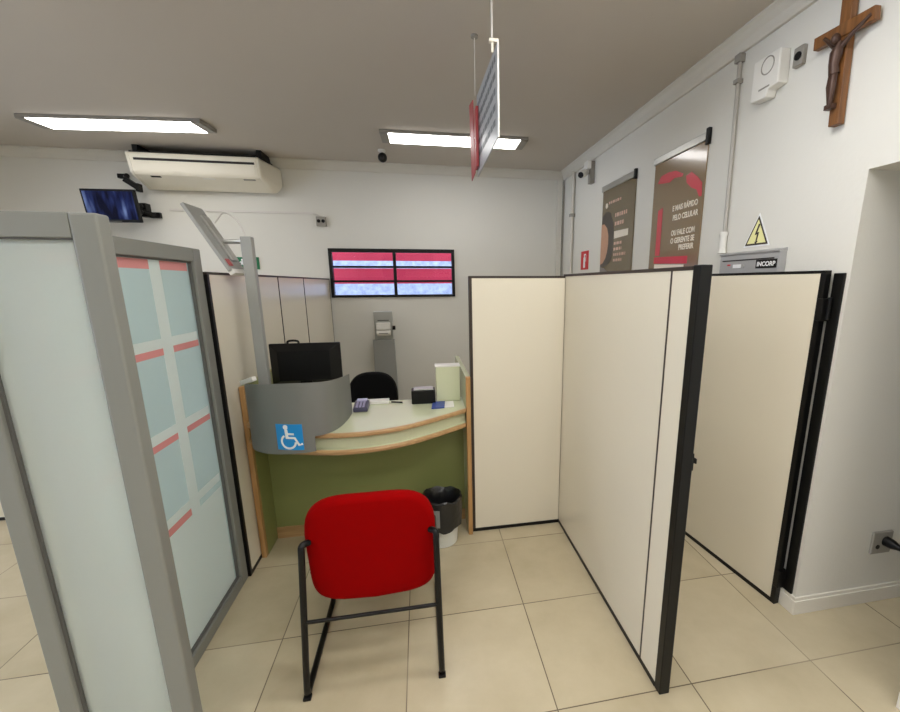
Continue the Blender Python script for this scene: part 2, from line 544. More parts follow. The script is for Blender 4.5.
# ------------------------------------------------------------------ ceiling lamps
def lamp(name, label, cx, cy, rot, L=1.19, Wd=0.27, tubes='tubes'):
    o = thing(name, label, 'ceiling light', (cx, cy, ZC), 'fluorescent lamps on the ceiling')
    c, s_ = math.cos(rot), math.sin(rot)
    ax = (c, s_, 0); ay = (-s_, c, 0); az = (0, 0, 1)
    def at(u, v, z): return (cx + c*u - s_*v, cy + s_*u + c*v, ZC+z)
    MB().obox(at(0, 0, -0.013), ax, ay, az, L/2+0.068, Wd/2+0.002, 0.013).build('lamp_body', M['lampmetal'], o, bevel=0.003)
    MB().obox(at(0, 0, -0.028), ax, ay, az, L/2, Wd/2, 0.002).build('diffuser', M[tubes], o)
    for sgn in (-1, 1):
        MB().obox(at(sgn*(L/2+0.034), 0, -0.029), ax, ay, az, 0.032, Wd/2, 0.003).build('end_cap', M['lampmetal'], o, bevel=0.002)
    return o
lamp('ceiling_lamp', 'lit fluorescent ceiling lamp in front of the air conditioner', -2.16, 3.86, math.radians(-5.5), L=1.12, Wd=0.215)
lamp('ceiling_lamp', 'lit fluorescent ceiling lamp beside the small ceiling camera and hanging sign', 0.345, 3.79, math.radians(-1.0), L=1.08, Wd=0.235)
lamp('ceiling_lamp', 'added unseen fill lamp over the red visitor chair', 0.45, 1.15, 0, tubes='tubesfill')  # this lamp and those below are added out of view for brightness
lamp('ceiling_lamp', 'added unseen fill lamp over the left hall beside the glass screens', -2.3, 1.25, 0, tubes='tubesfill')
lamp('ceiling_lamp', 'added unseen fill lamp above the viewer near the right wall', 0.95, -0.15, 0, tubes='tubesfill')
lamp('ceiling_lamp', 'added unseen fill lamp behind the viewer', -0.9, -0.7, 0, tubes='tubesfill')
lamp('ceiling_lamp', 'added unseen rear fill lamp over the left hall', -2.8, -0.9, 0, tubes='tubesfill')
lamp('ceiling_lamp', 'added unseen rear fill lamp near the right wall', 0.7, -1.9, 0, tubes='tubesfill')

# ------------------------------------------------------------------ air conditioner
ac = thing('air_conditioner', 'white ceiling-mounted air conditioner on the back wall above the television', 'air conditioner', (-1.9, 4.55, 2.38))
xl, xr = -2.46, -1.385
def acprof(x):
    return [(x, 4.375, 2.628), (x, 4.368, 2.615), (x, 4.40, 2.475), (x, 4.42, 2.456), (x, 4.64, 2.375), (x, 4.66, 2.378), (x, 4.685, 2.42), (x, 4.685, 2.63)]
MB().prism(acprof(xl+0.03), (xr-xl-0.06, 0, 0)).build('casing', M['acw'], ac, bevel=0.006)
L_ = acprof(xl+0.03); Lo = [(xl, y+0.012 if y < 4.5 else y, z) for (_, y, z) in L_]
e = MB(); e.grid([L_, Lo], closed=True); e.poly(L_[::-1]); e.poly(Lo)
bmesh.ops.remove_doubles(e.bm, verts=e.bm.verts, dist=1e-5)
e.build('end_cover', M['acw'], ac, bevel=0.004)
g = MB(); rows = []
for t_ in [0, 0.25, 0.5, 0.7, 0.85, 0.95, 1.0]:
    rows.append([])
    for (_, y, z) in acprof(0):
        ex_ = 0.03 + 0.085*max(0, (y-4.37)/0.31)
        sc_ = 1 - 0.34*max(0, (t_-0.4)/0.6)**2.2
        yc_, zc_ = 4.56, 2.52
        rows[-1].append((xr-0.03 + ex_*t_, yc_+(y-yc_)*sc_ if y < 4.6 else y, zc_+(z-zc_)*sc_))
g.grid(rows, closed=True); g.poly(rows[0][::-1]); g.poly(rows[-1])
g.build('end_cover', M['acw'], ac, smooth=True)
yf = lambda z: 4.368 + (2.615-z)/0.14*0.032
MB().prism([(xl+0.06, yf(2.583)-0.003, 2.583), (xr-0.05, yf(2.583)-0.003, 2.583), (xr-0.05, yf(2.565)-0.003, 2.565), (xl+0.06, yf(2.565)-0.003, 2.565)], (0, 0.004, 0)).build('air_slot', M['slot'], ac)
MB().prism([(xl+0.06, yf(2.558)-0.004, 2.558), (xr-0.05, yf(2.558)-0.004, 2.558), (xr-0.05, yf(2.485)-0.004, 2.485), (xl+0.06, yf(2.485)-0.004, 2.485)], (0, 0.004, 0)).build('front_grille', M['acw'], ac, bevel=0.0015)
def under(x0, x1, k0, k1, h=0.003):
    y = lambda k: 4.42 + 0.22*k; z = lambda k: 2.456 - 0.081*k
    return [(x0, y(k0), z(k0)-h), (x1, y(k0), z(k0)-h), (x1, y(k1), z(k1)-h), (x0, y(k1), z(k1)-h)]
MB().prism(under(-2.32, -2.24, 0.06, 0.14), (0, 0, 0.004)).build('indicator_window', M['slot'], ac)
MB().prism(under(-1.90, -1.80, 0.10, 0.15), (0, 0, 0.004)).build('badge', M['white'], ac)
MB().prism(under(-1.56, -1.46, 0.05, 0.13), (0, 0, 0.004)).build('model_plate', M['lampmetal'], ac)
hb = MB(); hb.box(xl+0.02, xr+0.02, 4.40, 4.69, 2.632, 2.645)  # black plate stands in for the shade between unit and ceiling
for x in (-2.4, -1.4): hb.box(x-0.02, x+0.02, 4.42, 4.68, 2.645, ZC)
hb.build('shade_plate_and_brackets', M['dark'], ac)

# ------------------------------------------------------------------ television and brackets
tv = thing('television', 'small wall television showing a blue picture, left of the air conditioner', 'television', (-2.66, 4.40, 2.05))
tax = Vector((1, -0.06, 0)).normalized(); tay = Vector((0.06, 1, 0.12)).normalized(); taz = tax.cross(tay)
tc = Vector((-2.655, 4.42, 2.185))
MB().obox(tc, tax, tay, taz, 0.215, 0.018, 0.138).build('casing', M['dark'], tv, bevel=0.006)
MB().obox(tc - tay*0.019 + taz*0.004, tax, tay, taz, 0.198, 0.002, 0.116).build('screen', M['screen'], tv)
MB().obox(tc - tay*0.02 - taz*0.129, tax, tay, taz, 0.06, 0.002, 0.004).build('control_strip', M['alud'], tv)
b_ = MB()
b_.tube([tc + tay*0.02, (-2.62, 4.55, 2.20), (-2.53, 4.60, 2.20)], 0.018)
b_.box(-2.56, -2.50, 4.62, 4.70, 2.13, 2.25)
b_.tube([(-2.53, 4.60, 2.18), (-2.45, 4.66, 2.145)], 0.02); b_.ball((-2.535, 4.57, 2.165), 0.034); b_.ball((-2.52, 4.57, 2.215), 0.026)
b_.box(-2.50, -2.415, 4.66, 4.70, 2.125, 2.175)
b_.build('wall_arm', M['dark'], tv)
br = thing('wall_bracket', 'small black jointed bracket on the wall below the left end of the air conditioner', 'bracket', (-2.6, 4.70, 2.44))
MB().box(-2.715, -2.635, 4.66, 4.70, 2.47, 2.51).build('wall_plate', M['dark'], br, bevel=0.006)
MB().tube([(-2.645, 4.65, 2.485), (-2.60, 4.60, 2.475), (-2.59, 4.58, 2.44)], 0.013).ball((-2.60, 4.60, 2.478), 0.022).build('joint', M['dark'], br, smooth=True)
MB().obox((-2.55, 4.57, 2.405), (0.8, -0.1, -0.55), (0, 1, 0), (0.55, 0, 0.8), 0.065, 0.03, 0.022).obox((-2.495, 4.56, 2.37), (0, 0, 1), (0, 1, 0), (1, 0, 0), 0.035, 0.03, 0.016).build('arm', M['dark'], br, bevel=0.005)

# cable duct and socket on the back wall
MB().box(-2.34, -1.03, YB-0.012, YB, 2.198, 2.216).tube([(-1.03, YB-0.008, 2.207), (-0.995, YB-0.008, 2.19), (-0.975, YB-0.008, 2.175)], 0.007).build('x', M['wire'])
o = bpy.data.objects['x']; o.name = 'cable_duct'; tag(o, 'thin white cable duct along the back wall under the air conditioner', 'cable duct')
so = thing('wall_socket', 'small grey double socket box on the back wall left above the window', 'socket', (-0.965, YB, 2.08))
MB().box(-1.012, -0.915, YB-0.03, YB, 2.08, 2.175).build('socket_plate', M['lampmetal'], so, bevel=0.005)
for x in (-0.985, -0.942):
    MB().lathe((x, YB-0.034, 2.13), [(0.017, 0), (0.017, 0.006)], axis=(0, 1, 0)).build('outlet', M['dark'], so)

# exit sign on the back wall
ex = thing('exit_sign', 'green emergency exit sign on the back wall behind the grey pole', 'sign', (-1.71, YB, 1.645))
MB().box(-1.815, -1.60, YB-0.014, YB, 1.650, 1.770).build('sign_board', M['exitg'], ex, bevel=0.002)
xm_ = -1.758
g = MB(); yq = YB-0.016
g.lathe((xm_+0.004, yq, 1.742), [(0.010, 0), (0.010, 0.002)], axis=(0, 1, 0), seg=14)
g.prism([(xm_-0.012, yq, 1.728), (xm_+0.012, yq, 1.73), (xm_+0.006, yq, 1.698), (xm_-0.01, yq, 1.698)], (0, 0.002, 0))
for a, b in (((xm_-0.008, 1.70), (xm_-0.03, 1.672)), ((xm_+0.004, 1.70), (xm_+0.02, 1.685)), ((xm_+0.02, 1.687), (xm_+0.014, 1.664)), ((xm_-0.01, 1.726), (xm_-0.03, 1.71)), ((xm_+0.01, 1.726), (xm_+0.03, 1.712))):
    d = Vector((b[0]-a[0], 0, b[1]-a[1])); n = Vector((-d.z, 0, d.x)).normalized()*0.004
    A = Vector((a[0], yq, a[1])); Bv = Vector((b[0], yq, b[1]))
    g.prism([A+n, Bv+n, Bv-n, A-n], (0, 0.002, 0))
g.build('running_figure', M['stickerw'], ex)
MB().prism([(-1.68, yq, 1.725), (-1.68, yq, 1.695), (-1.65, yq, 1.71)], (0, 0.002, 0)).box(-1.712, -1.68, yq, yq+0.002, 1.704, 1.716).build('arrow', M['stickerw'], ex)

# ceiling camera
cc = thing('ceiling_camera', 'small white camera with a black ball hanging from the ceiling beside the lamp', 'camera', (-0.29, 4.22, ZC))
MB().lathe((-0.29, 4.22, ZC), [(0.035, 0), (0.035, -0.012), (0.014, -0.022)], axis=(0, 0, 1)).tube([(-0.29, 4.22, ZC-0.01), (-0.287, 4.21, ZC-0.055)], 0.012).build('stem', M['white'], cc, smooth=True)
MB().ball((-0.285, 4.205, 2.632), 0.042).build('camera_ball', M['dark'], cc, smooth=True)
MB().lathe((-0.285, 4.165, 2.625), [(0.018, 0), (0.020, 0.012)], axis=(0, 1, 0), seg=16).build('lens', M['slot'], cc)

# ------------------------------------------------------------------ conduits in the right back corner
c1 = thing('conduit', 'white vertical cable duct in the corner on the back wall', 'conduit', (1.585, YB, 0))
MB().box(1.555, 1.612, YB-0.03, YB-0.0005, 0.09, 2.615).build('duct', M['trim'], c1, bevel=0.003)
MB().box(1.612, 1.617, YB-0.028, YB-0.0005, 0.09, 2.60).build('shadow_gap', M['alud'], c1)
c2 = thing('conduit', 'grey-white pipe on the right wall next to the back corner', 'conduit', (1.62, 4.36, 0))
MB().tube([(1.617, 4.36, 0.09), (1.617, 4.36, 2.63)], 0.018).build('pipe', M['trim'], c2, smooth=True)
for z in (2.2, 1.2): MB().box(1.592, 1.64, 4.335, 4.385, z-0.015, z+0.015).build('clip', M['lampmetal'], c2)
c3 = thing('conduit', 'thin white pipe running down the right wall into the electrical box', 'conduit', (1.62, 2.06, 1.66))
MB().tube([(1.624, 2.05, 1.76), (1.624, 2.07, 2.615)], 0.010).build('pipe', M['pipe'], c3, smooth=True)
MB().box(1.605, 1.64, 2.052, 2.082, 2.48, 2.50).build('clip', M['lampmetal'], c3, bevel=0.002)
MB().box(1.605, 1.64, 2.052, 2.088, 2.575, 2.612).build('clip', M['lampmetal'], c3, bevel=0.002)
MB().lathe((1.618, 2.047, 1.665), [(0.017, 0), (0.017, 0.095)], seg=16).lathe((1.618, 2.047, 1.655), [(0.021, 0), (0.021, 0.02)], seg=16).lathe((1.618, 2.047, 1.745), [(0.021, 0), (0.021, 0.02)], seg=16).build('coupling', M['white'], c3, smooth=True)

# corner camera on the right wall
sc = thing('security_camera', 'grey bullet camera on a white wall box high in the right back corner', 'camera', (1.64, 3.9, 2.5))
MB().box(1.60, 1.64, 3.86, 3.93, 2.41, 2.60).build('wall_box', M['lampmetal'], sc, bevel=0.004)
MB().box(1.56, 1.60, 3.85, 3.94, 2.53, 2.60).build('junction_box', M['white'], sc, bevel=0.006)
MB().tube([(1.575, 3.9, 2.53), (1.55, 3.89, 2.50)], 0.012).build('joint', M['alud'], sc)
d = Vector((-0.35, -0.35, -0.22)).normalized()
MB().lathe(Vector((1.585, 3.93, 2.525)), [(0.03, 0), (0.032, 0.02), (0.032, 0.13), (0.028, 0.14)], axis=d, seg=18).build('barrel', M['white'], sc, smooth=True)
MB().lathe(Vector((1.585, 3.93, 2.525)) + d*0.139, [(0.026, 0), (0.026, 0.006)], axis=d, seg=18).build('lens', M['dark'], sc)

# fire equipment sign
fs = thing('fire_equipment_sign', 'red fire equipment sign with white extinguisher symbol near the back corner', 'sign', (1.64, 4.02, 1.63))
MB().box(1.634, 1.64, 3.925, 4.11, 1.632, 1.812).build('sign_board', M['firered'], fs, bevel=0.001)
g = MB(); xq = 1.632
g.box(xq, xq+0.002, 3.995, 4.04, 1.65, 1.75)
g.box(xq, xq+0.002, 4.006, 4.028, 1.75, 1.772); g.box(xq, xq+0.002, 3.985, 4.03, 1.772, 1.784)
g.prism([(xq, 3.985, 1.784), (xq, 3.975, 1.77), (xq, 3.975, 1.71), (xq, 3.981, 1.71), (xq, 3.981, 1.765)], (0.002, 0, 0))
g.build('extinguisher_symbol', M['stickerw'], fs)

# ------------------------------------------------------------------ posters on the right wall
K = 1.0142
def wy(y): return y*K
def wz(z): return 1.5 + (z-1.5)*K
RT = (0, -1, 0); UP = (0, 0, 1)
p1 = thing('poster', 'olive poster with a dark-haired face and text, farther of the two', 'poster', (1.64, 3.36, 1.1), 'posters hanging on the right wall')
MB().box(1.632, 1.639, wy(3.02), wy(3.585), 1.15, wz(2.275)).build('poster_sheet', M['posterd'], p1)
MB().box(1.622, 1.639, wy(3.035), wy(3.60), wz(2.27), wz(2.316)).build('top_rail', M['steel'], p1, bevel=0.004)
sub(MB().box(1.618, 1.639, wy(3.015), wy(3.04), wz(2.255), wz(2.325)).build('rail_end', M['dark'], p1, bevel=0.003), 'black rail end')
xq = 1.630
def plate(name, m, pts, parent, th=0.0012, dx=0.0):
    return MB().prism([(xq-dx, wy(y), wz(z)) for y, z in pts], (th, 0, 0)).build(name, m, parent)
def ell(cy, cz, ry, rz, n=24, a0=0, a1=2*PI):
    return [(cy + ry*math.cos(a0+(a1-a0)*i/n), cz + rz*math.sin(a0+(a1-a0)*i/n)) for i in range(n)]
yo = 3.585
hair = [(3.58, 2.06), (3.50, 2.10), (3.42, 2.08), (3.365, 2.0), (3.34, 1.9), (3.345, 1.78), (3.37, 1.7), (3.42, 1.66), (3.5, 1.64), (3.58, 1.64)]
plate('printed_hair', M['poshair'], hair, p1)
face = [(3.583, 2.0), (3.53, 2.0), (3.47, 1.96), (3.44, 1.9), (3.435, 1.83), (3.45, 1.76), (3.48, 1.71), (3.53, 1.67), (3.583, 1.66)]
plate('printed_face', M['posskin'], face, p1, dx=0.0006)
plate('printed_shoulder', M['posgrey'], [(3.583, 1.64), (3.5, 1.63), (3.4, 1.58), (3.36, 1.5), (3.35, 1.3), (3.583, 1.3)], p1, dx=0.0003)
plate('printed_dot', M['poswhite'], ell(3.50, 2.145, 0.022, 0.022), p1)
def lines(parent, name, m, rows, x0, h):
    for (ya, yb, z) in rows:
        g = MB(); y = ya
        while y > yb + 0.01:
            wd = min(random.uniform(0.018, 0.045), y-yb)
            g.box(xq, xq+0.001, wy(y-wd), wy(y), wz(z), wz(z+h)); y -= wd + 0.012
        g.build(name, m, parent)
lines(p1, 'printed_text_line', M['pospink'], [(3.46, 3.24, 2.15)], 0, 0.02)
lines(p1, 'printed_text_line', M['pospink'], [(3.33, 3.11, 2.03), (3.33, 3.16, 1.962)], 0, 0.03)
plate('printed_label', M['poswhite'], [(3.335, 1.86), (3.335, 1.92), (3.095, 1.915), (3.095, 1.865)], p1)
lines(p1, 'printed_text_line', M['pospink'], [(3.33, 3.19, 1.81), (3.33, 3.19, 1.765), (3.33, 3.12, 1.72), (3.33, 3.18, 1.675)], 0, 0.022)

p2 = thing('poster', 'brown poster with red shapes and cream lettering, nearer of the two', 'poster', (1.64, 2.54, 1.1), 'posters hanging on the right wall')
MB().box(1.632, 1.639, wy(2.235), wy(2.765), 1.15, wz(2.28)).build('poster_sheet', M['poster'], p2)
MB().box(1.622, 1.639, wy(2.24), wy(2.775), wz(2.275), wz(2.318)).build('top_rail', M['steel'], p2, bevel=0.004)
sub(MB().box(1.618, 1.639, wy(2.22), wy(2.245), wz(2.25), wz(2.335)).build('rail_end', M['dark'], p2, bevel=0.003), 'black rail end')
plate('red_bar', M['posred'], [(2.69, 1.68), (2.69, 1.975), (2.635, 1.985), (2.635, 1.68)], p2)
plate('red_block', M['posred'], [(2.70, 1.63), (2.70, 1.672), (2.33, 1.660), (2.33, 1.615)], p2)
plate('white_strip', M['poswhite'], [(2.69, 1.56), (2.69, 1.625), (2.36, 1.61), (2.36, 1.56)], p2)
plate('red_patch', M['posred'], [(2.72, 2.15), (2.68, 2.19), (2.60, 2.195), (2.52, 2.185), (2.44, 2.15), (2.45, 2.135), (2.53, 2.145), (2.58, 2.13), (2.66, 2.14)], p2)
plate('red_patch', M['posred'], [(2.41, 2.13), (2.36, 2.14), (2.30, 2.10), (2.255, 2.06), (2.248, 1.985), (2.27, 1.985), (2.30, 2.03), (2.35, 2.05), (2.40, 2.09)], p2)
def ptxt(s, y, z, size, ws=1.0):
    text_part('lettering', s, size, (xq+0.0012, wy(y), wz(z)), (0, -1, 0.0), UP, M['poswhite'], p2, 0.0006, ws, 0.0012)
ptxt('E MAIS RÁPIDO', 2.525, 1.945, 0.046, 0.80)
ptxt('PELO CELULAR', 2.515, 1.888, 0.046, 0.80)
ptxt('OU FALE COM', 2.52, 1.795, 0.046, 0.80)
ptxt('O GERENTE SE', 2.52, 1.747, 0.046, 0.80)
ptxt('PREFERIR', 2.43, 1.702, 0.046, 0.80)

# ------------------------------------------------------------------ alarm device, crucifix, warning sign, electrical box
dv = thing('alarm_panel', 'white stepped plastic alarm box high on the right wall beside the thin pipe', 'alarm box', (1.64, 1.82, 2.3))
def P(y, z, x=1.585): return (x, y*1.02, 1.5+(z-1.5)*1.02)
body = [(1.893, 2.486), (1.748, 2.486), (1.708, 2.33), (1.775, 2.33), (1.782, 2.307), (1.885, 2.313)]
body = [(1.885, 2.484), (1.74, 2.482), (1.735, 2.345), (1.79, 2.338), (1.795, 2.31), (1.885, 2.316)]
MB().prism([P(y, z) for y, z in body], (0.054, 0, 0)).build('box_body', M['white'], dv, bevel=0.006)
sub(MB().box(1.618, 1.64, 1.690, 1.738, 2.40, 2.475).build('socket_base', M['lampmetal'], dv, bevel=0.004), 'grey socket at its right side')
MB().lathe((1.619, 1.712, 2.437), [(0.016, 0), (0.016, -0.006)], axis=(1, 0, 0), seg=14).build('outlet', M['dark'], dv)
g = MB()
pr_ = [P(1.802 + 0.034*math.cos(a), 2.438 + 0.034*math.sin(a), 1.585) for a in [2*PI*i/28 for i in range(29)]]
g.tube(pr_, 0.003, seg=6, cap=False)
g.build('ring_mark', M['lampmetal'], dv)
MB().box(1.5838, 1.586, wy(1.79), wy(1.85), 2.365, 2.372).build('vent_line', M['lampmetal'], dv)

cr = thing('crucifix', 'brown wooden crucifix with a dark bronze figure on the right wall', 'crucifix', (1.62, 1.51, 2.1))
q = 1.006
def CP(y, z, x): return (x, y*q, 1.5+(z-1.5)*q)
g = MB()
g.prism([CP(1.503, 2.092, 1.605), CP(1.463, 2.092, 1.605), CP(1.481, 2.56, 1.605), CP(1.524, 2.56, 1.605)], (0.03, 0, 0))
g.build('upright', M['crosswood'], cr, bevel=0.002)
g = MB()
g.prism([CP(1.614, 2.405, 1.600), CP(1.380, 2.392, 1.600), CP(1.384, 2.438, 1.600), CP(1.616, 2.45, 1.600)], (0.025, 0, 0))
g.build('crossbar', M['crosswood'], cr, bevel=0.002)
g = MB()
xb = 1.588
def T(pts, radii): g.tube([CP(y-0.014, z, x) for y, z, x in pts], 0.01, seg=10, radii=radii)
T([(1.500, 2.375, xb), (1.507, 2.34, xb-0.004), (1.512, 2.305, xb-0.004), (1.508, 2.27, xb)], [0.011, 0.021, 0.017, 0.018])
T([(1.508, 2.275, xb), (1.497, 2.225, xb-0.012), (1.507, 2.165, xb-0.002)], [0.013, 0.012, 0.007])
T([(1.514, 2.275, xb), (1.508, 2.225, xb-0.012), (1.509, 2.160, xb)], [0.012, 0.011, 0.007])
T([(1.497, 2.355, xb), (1.46, 2.385, xb+0.004), (1.408, 2.415, xb+0.012)], [0.010, 0.008, 0.006])
T([(1.511, 2.355, xb), (1.545, 2.39, xb+0.004), (1.582, 2.425, xb+0.012)], [0.010, 0.008, 0.006])
g.ball(CP(1.499, 2.388, xb-0.01), 0.017, 0.015, 0.02)
g.box(xb-0.006, xb+0.02, 1.488, 1.520, 2.155, 2.172)
g.build('bronze_figure', M['bronze'], cr, smooth=True)

wsn = thing('electrical_warning_sign', 'yellow triangle electrical hazard sign on the wall above the grey box', 'sign', (1.64, 1.84, 1.68))
tri = lambda s_, x: [(x, wy(1.8115 + s_*y), wz(1.722 + s_*z)) for y, z in ((0.0, 0.105), (0.082, -0.052), (-0.082, -0.052))]
MB().prism(tri(0.98, 1.637), (0.0028, 0, 0)).build('sign_backing', M['stickerw'], wsn)
MB().prism(tri(0.86, 1.6362), (0.001, 0, 0)).build('black_border', M['brown'], wsn)
MB().prism(tri(0.70, 1.6354), (0.001, 0, 0)).build('yellow_field', M['yellow'], wsn)
bolt = [(1.808, 1.795), (1.83, 1.735), (1.813, 1.738), (1.82, 1.695), (1.827, 1.70), (1.818, 1.682), (1.803, 1.702), (1.811, 1.70), (1.800, 1.75), (1.814, 1.748), (1.798, 1.79)]
MB().prism([(1.6346, wy(1.8115+(y-1.8145)*0.85), wz(1.722+(z-1.732)*0.85)) for y, z in bolt], (0.001, 0, 0)).build('lightning_bolt', M['brown'], wsn)

eb = thing('electrical_box', 'grey metal electrical cabinet on the right wall behind the partition door', 'electrical box', (1.62, 1.83, 1.1))
e0, e1 = 1.652, 2.035
MB().box(1.604, 1.639, e0, e1, 1.12, 1.640).build('enclosure', M['elec'], eb, bevel=0.003)
MB().prism([(1.598, e0, 1.640), (1.639, e0, 1.640), (1.639, e0, 1.655), (1.598, e0, 1.646)], (0, e1-e0, 0)).build('top_hood', M['elec'], eb)
MB().box(1.6025, 1.604, e0+0.03, e1-0.02, 1.607, 1.613).build('door_gap', M['slot'], eb)
MB().box(1.602, 1.604, 1.664, 1.785, 1.566, 1.606).build('name_plate', M['dark'], eb)
text_part('lettering', 'INCORP', 0.029, (1.6018, 1.778, 1.576), RT, UP, M['stickerw'], eb, 0.0006, 1.0, 0.0008)
MB().box(1.602, 1.604, 1.88, 1.935, 1.572, 1.59).build('small_label', M['stickerw'], eb)
MB().box(1.602, 1.604, 1.955, 1.975, 1.585, 1.592).build('red_mark', M['firered'], eb)
MB().lathe((1.604, 1.865, 1.58), [(0.008, 0), (0.008, -0.006)], axis=(1, 0, 0), seg=12).build('lock', M['steel'], eb)

# socket with plug on the recess wall
ps = thing('wall_socket', 'grey wall socket with a black plug in it low on the recess wall', 'socket', (2.05, NY1, 0.26))
MB().box(2.005, 2.115, NY1-0.012, NY1, 0.262, 0.374).build('socket_plate', M['lampmetal'], ps, bevel=0.004)
sub(MB().lathe((2.078, NY1-0.012, 0.325), [(0.024, 0), (0.022, -0.03), (0.014, -0.05), (0.008, -0.075)], axis=(0, 1, 0), seg=16).build('plug', M['dark'], ps, smooth=True), 'black plug')
MB().tube(spline([(2.078, NY1-0.08, 0.325), (2.12, NY1-0.10, 0.318), (2.25, NY1-0.09, 0.30), (2.42, NY1-0.07, 0.22), (2.5, NY1-0.06, 0.05)], 6), 0.004, seg=8).build('cable', M['dark'], ps, smooth=True)
MB().lathe((2.035, NY1-0.0125, 0.30), [(0.011, 0), (0.011, -0.002)], axis=(0, 1, 0), seg=14).build('outlet', M['dark'], ps)

# ------------------------------------------------------------------ cream partitions
ZP = 1.546
def partition(name, label, p0, p1, th, z1=ZP, left_edge=None, right_edge=None, cap=M['brown'], splits=(), z0=0.012, side=1, edge=0.016, group='cream partition panels'):
    """panel from p0 to p1 (plan points on its visible face); thickness goes to the side"""
    a = Vector((p0[0], p0[1], 0)); b = Vector((p1[0], p1[1], 0))
    d = (b-a).normalized(); L = (b-a).length
    n = Vector((-d.y, d.x, 0)) * side
    o = thing(name, label, 'partition', tuple((a+b)/2 + n*th/2), group)
    up = Vector((0, 0, 1))
    def slab(u0, u1, za, zb, e=0.0):
        c = a + d*(u0+u1)/2 + n*th/2 + up*(za+zb)/2
        return c, d, n, up, (u1-u0)/2, th/2+e, (zb-za)/2
    us = [0.0] + list(splits) + [L]
    if left_edge: us[0] = edge
    if right_edge: us[-1] = L - edge
    for i in range(len(us)-1):
        ua = us[i] + (0.004 if i > 0 else 0); ub = us[i+1] - (0.004 if i < len(us)-2 else 0)
        MB().obox(*slab(ua, ub, z0+0.010, z1-0.012)).build('panel_face', M['cream'], o)
    MB().obox(*slab(0, L, z1-0.012, z1, 0.002)).build('top_cap', cap, o, bevel=0.001)
    MB().obox(*slab(0, L, z0-0.011, z0+0.010, 0.002)).build('bottom_rail', M['black'], o)
    if left_edge: MB().obox(*slab(0, edge, z0+0.010, z1-0.012, 0.002)).build('edge_post', left_edge, o)
    if right_edge: MB().obox(*slab(L-edge, L, z0+0.010, z1-0.012, 0.002)).build('edge_post', right_edge, o)
    for u in splits:
        MB().obox(*slab(u-0.0045, u+0.0045, z0+0.010, z1-0.012, 0.001)).build('joint_strip', cap, o)
    return o
partition('partition_panel', 'cream partition panel standing at the right of the desk, facing the viewer', (0.263, 2.262), (0.810, 2.262), 0.035, left_edge=M['brown'], z1=1.54)
rp = partition('partition_panel', 'long cream partition with a thick black end post, right side of the booth', (0.814, 2.297), (0.814, 1.145), 0.036, splits=(1.045,), right_edge=None, side=1, z1=1.549)
MB().box(0.813, 0.854, 1.110, 1.145, 0.0, 1.552).build('end_post', M['black'], rp, bevel=0.003)
kn = MB(); kn.box(0.854, 0.859, 1.112, 1.135, 0.895, 0.955); kn.tube([(0.858, 1.122, 0.925), (0.868, 1.122, 0.925)], 0.008); kn.box(0.864, 0.870, 1.112, 1.132, 0.918, 0.936)
kn.build('latch', M['dark'], rp, bevel=0.002)
# partition door near the right wall
pd_ = partition('partition_door', 'cream partition door with a black edge standing ajar against the right wall', (1.492, 2.30), (1.598, 1.412), 0.024, z1=1.546, right_edge=M['black'], side=1, edge=0.022, cap=M['black'], group=None)
pd_['category'] = 'door'
MB().obox((1.612, 1.416, 1.39), (0, 1, 0), (1, 0, 0), (0, 0, 1), 0.014, 0.022, 0.045).tube([(1.618, 1.399, 1.35), (1.618, 1.399, 1.44)], 0.008).build('hinge', M['black'], pd_, bevel=0.003)
MB().obox((1.612, 1.416, 0.14), (0, 1, 0), (1, 0, 0), (0, 0, 1), 0.014, 0.022, 0.045).build('hinge', M['black'], pd_, bevel=0.003)
o = MB().box(1.628, 1.6398, 1.366, 1.410, 0.088, 1.535).build('door_post', M['black'], bevel=0.003)
tag(o, 'black upright fixed to the right wall corner beside the partition door', 'post')
# left run
XC = -0.935
partition('partition_panel', 'cream partition panel next to the glass screen, nearest of the left row', (XC, 2.085), (XC, 3.035), 0.035, left_edge=M['black'], side=1, z1=1.556, edge=0.02)
partition('partition_panel', 'middle cream partition panel of the left row, behind the monitor', (XC, 3.043), (XC, 3.665), 0.035, side=1, z1=1.556, left_edge=M['brown'], edge=0.008)
partition('partition_panel', 'farthest cream partition panel of the left row, meeting the window wall', (XC, 3.673), (XC, 4.68), 0.035, side=1, z1=1.556, left_edge=M['brown'], right_edge=M['brown'], edge=0.008)
partition('partition_panel', 'pale low partition across the hall, seen past the left glass screen', (-3.6, 2.96), (-2.72, 2.96), 0.035, side=1, z1=1.2, right_edge=None)

# ------------------------------------------------------------------ glass screens
GZ = 1.652
g1 = thing('glass_screen', 'narrow frosted glass screen with grey frame, nearest at the left edge', 'glass screen', (-0.88, 1.17, 0), 'grey framed glass screens')
gx0, gx1, gy = -1.062, -0.727, 1.15
GZ1 = 1.663
pw, pt = 0.058, 0.045
MB().box(gx0, gx0+0.05, gy, gy+pt, 0, GZ1).build('frame_post', M['alu'], g1, bevel=0.006, bseg=3)
MB().box(gx1-pw, gx1, gy, gy+pt, 0, GZ1).build('frame_post', M['alu'], g1, bevel=0.006, bseg=3)
MB().box(gx0+0.05, gx1-pw, gy+0.001, gy+pt-0.001, GZ1-0.056, GZ1).build('top_rail', M['alu'], g1, bevel=0.002)
MB().box(gx0+0.05, gx1-pw, gy+0.001, gy+pt-0.001, 0.02, 0.09).build('bottom_rail', M['alu'], g1, bevel=0.002)
pn = MB().box(gx0+0.046, gx1-pw+0.004, gy+0.02, gy+0.026, 0.086, GZ1-0.052).build('glass_pane', M['frost2'], g1)
bd = MB()
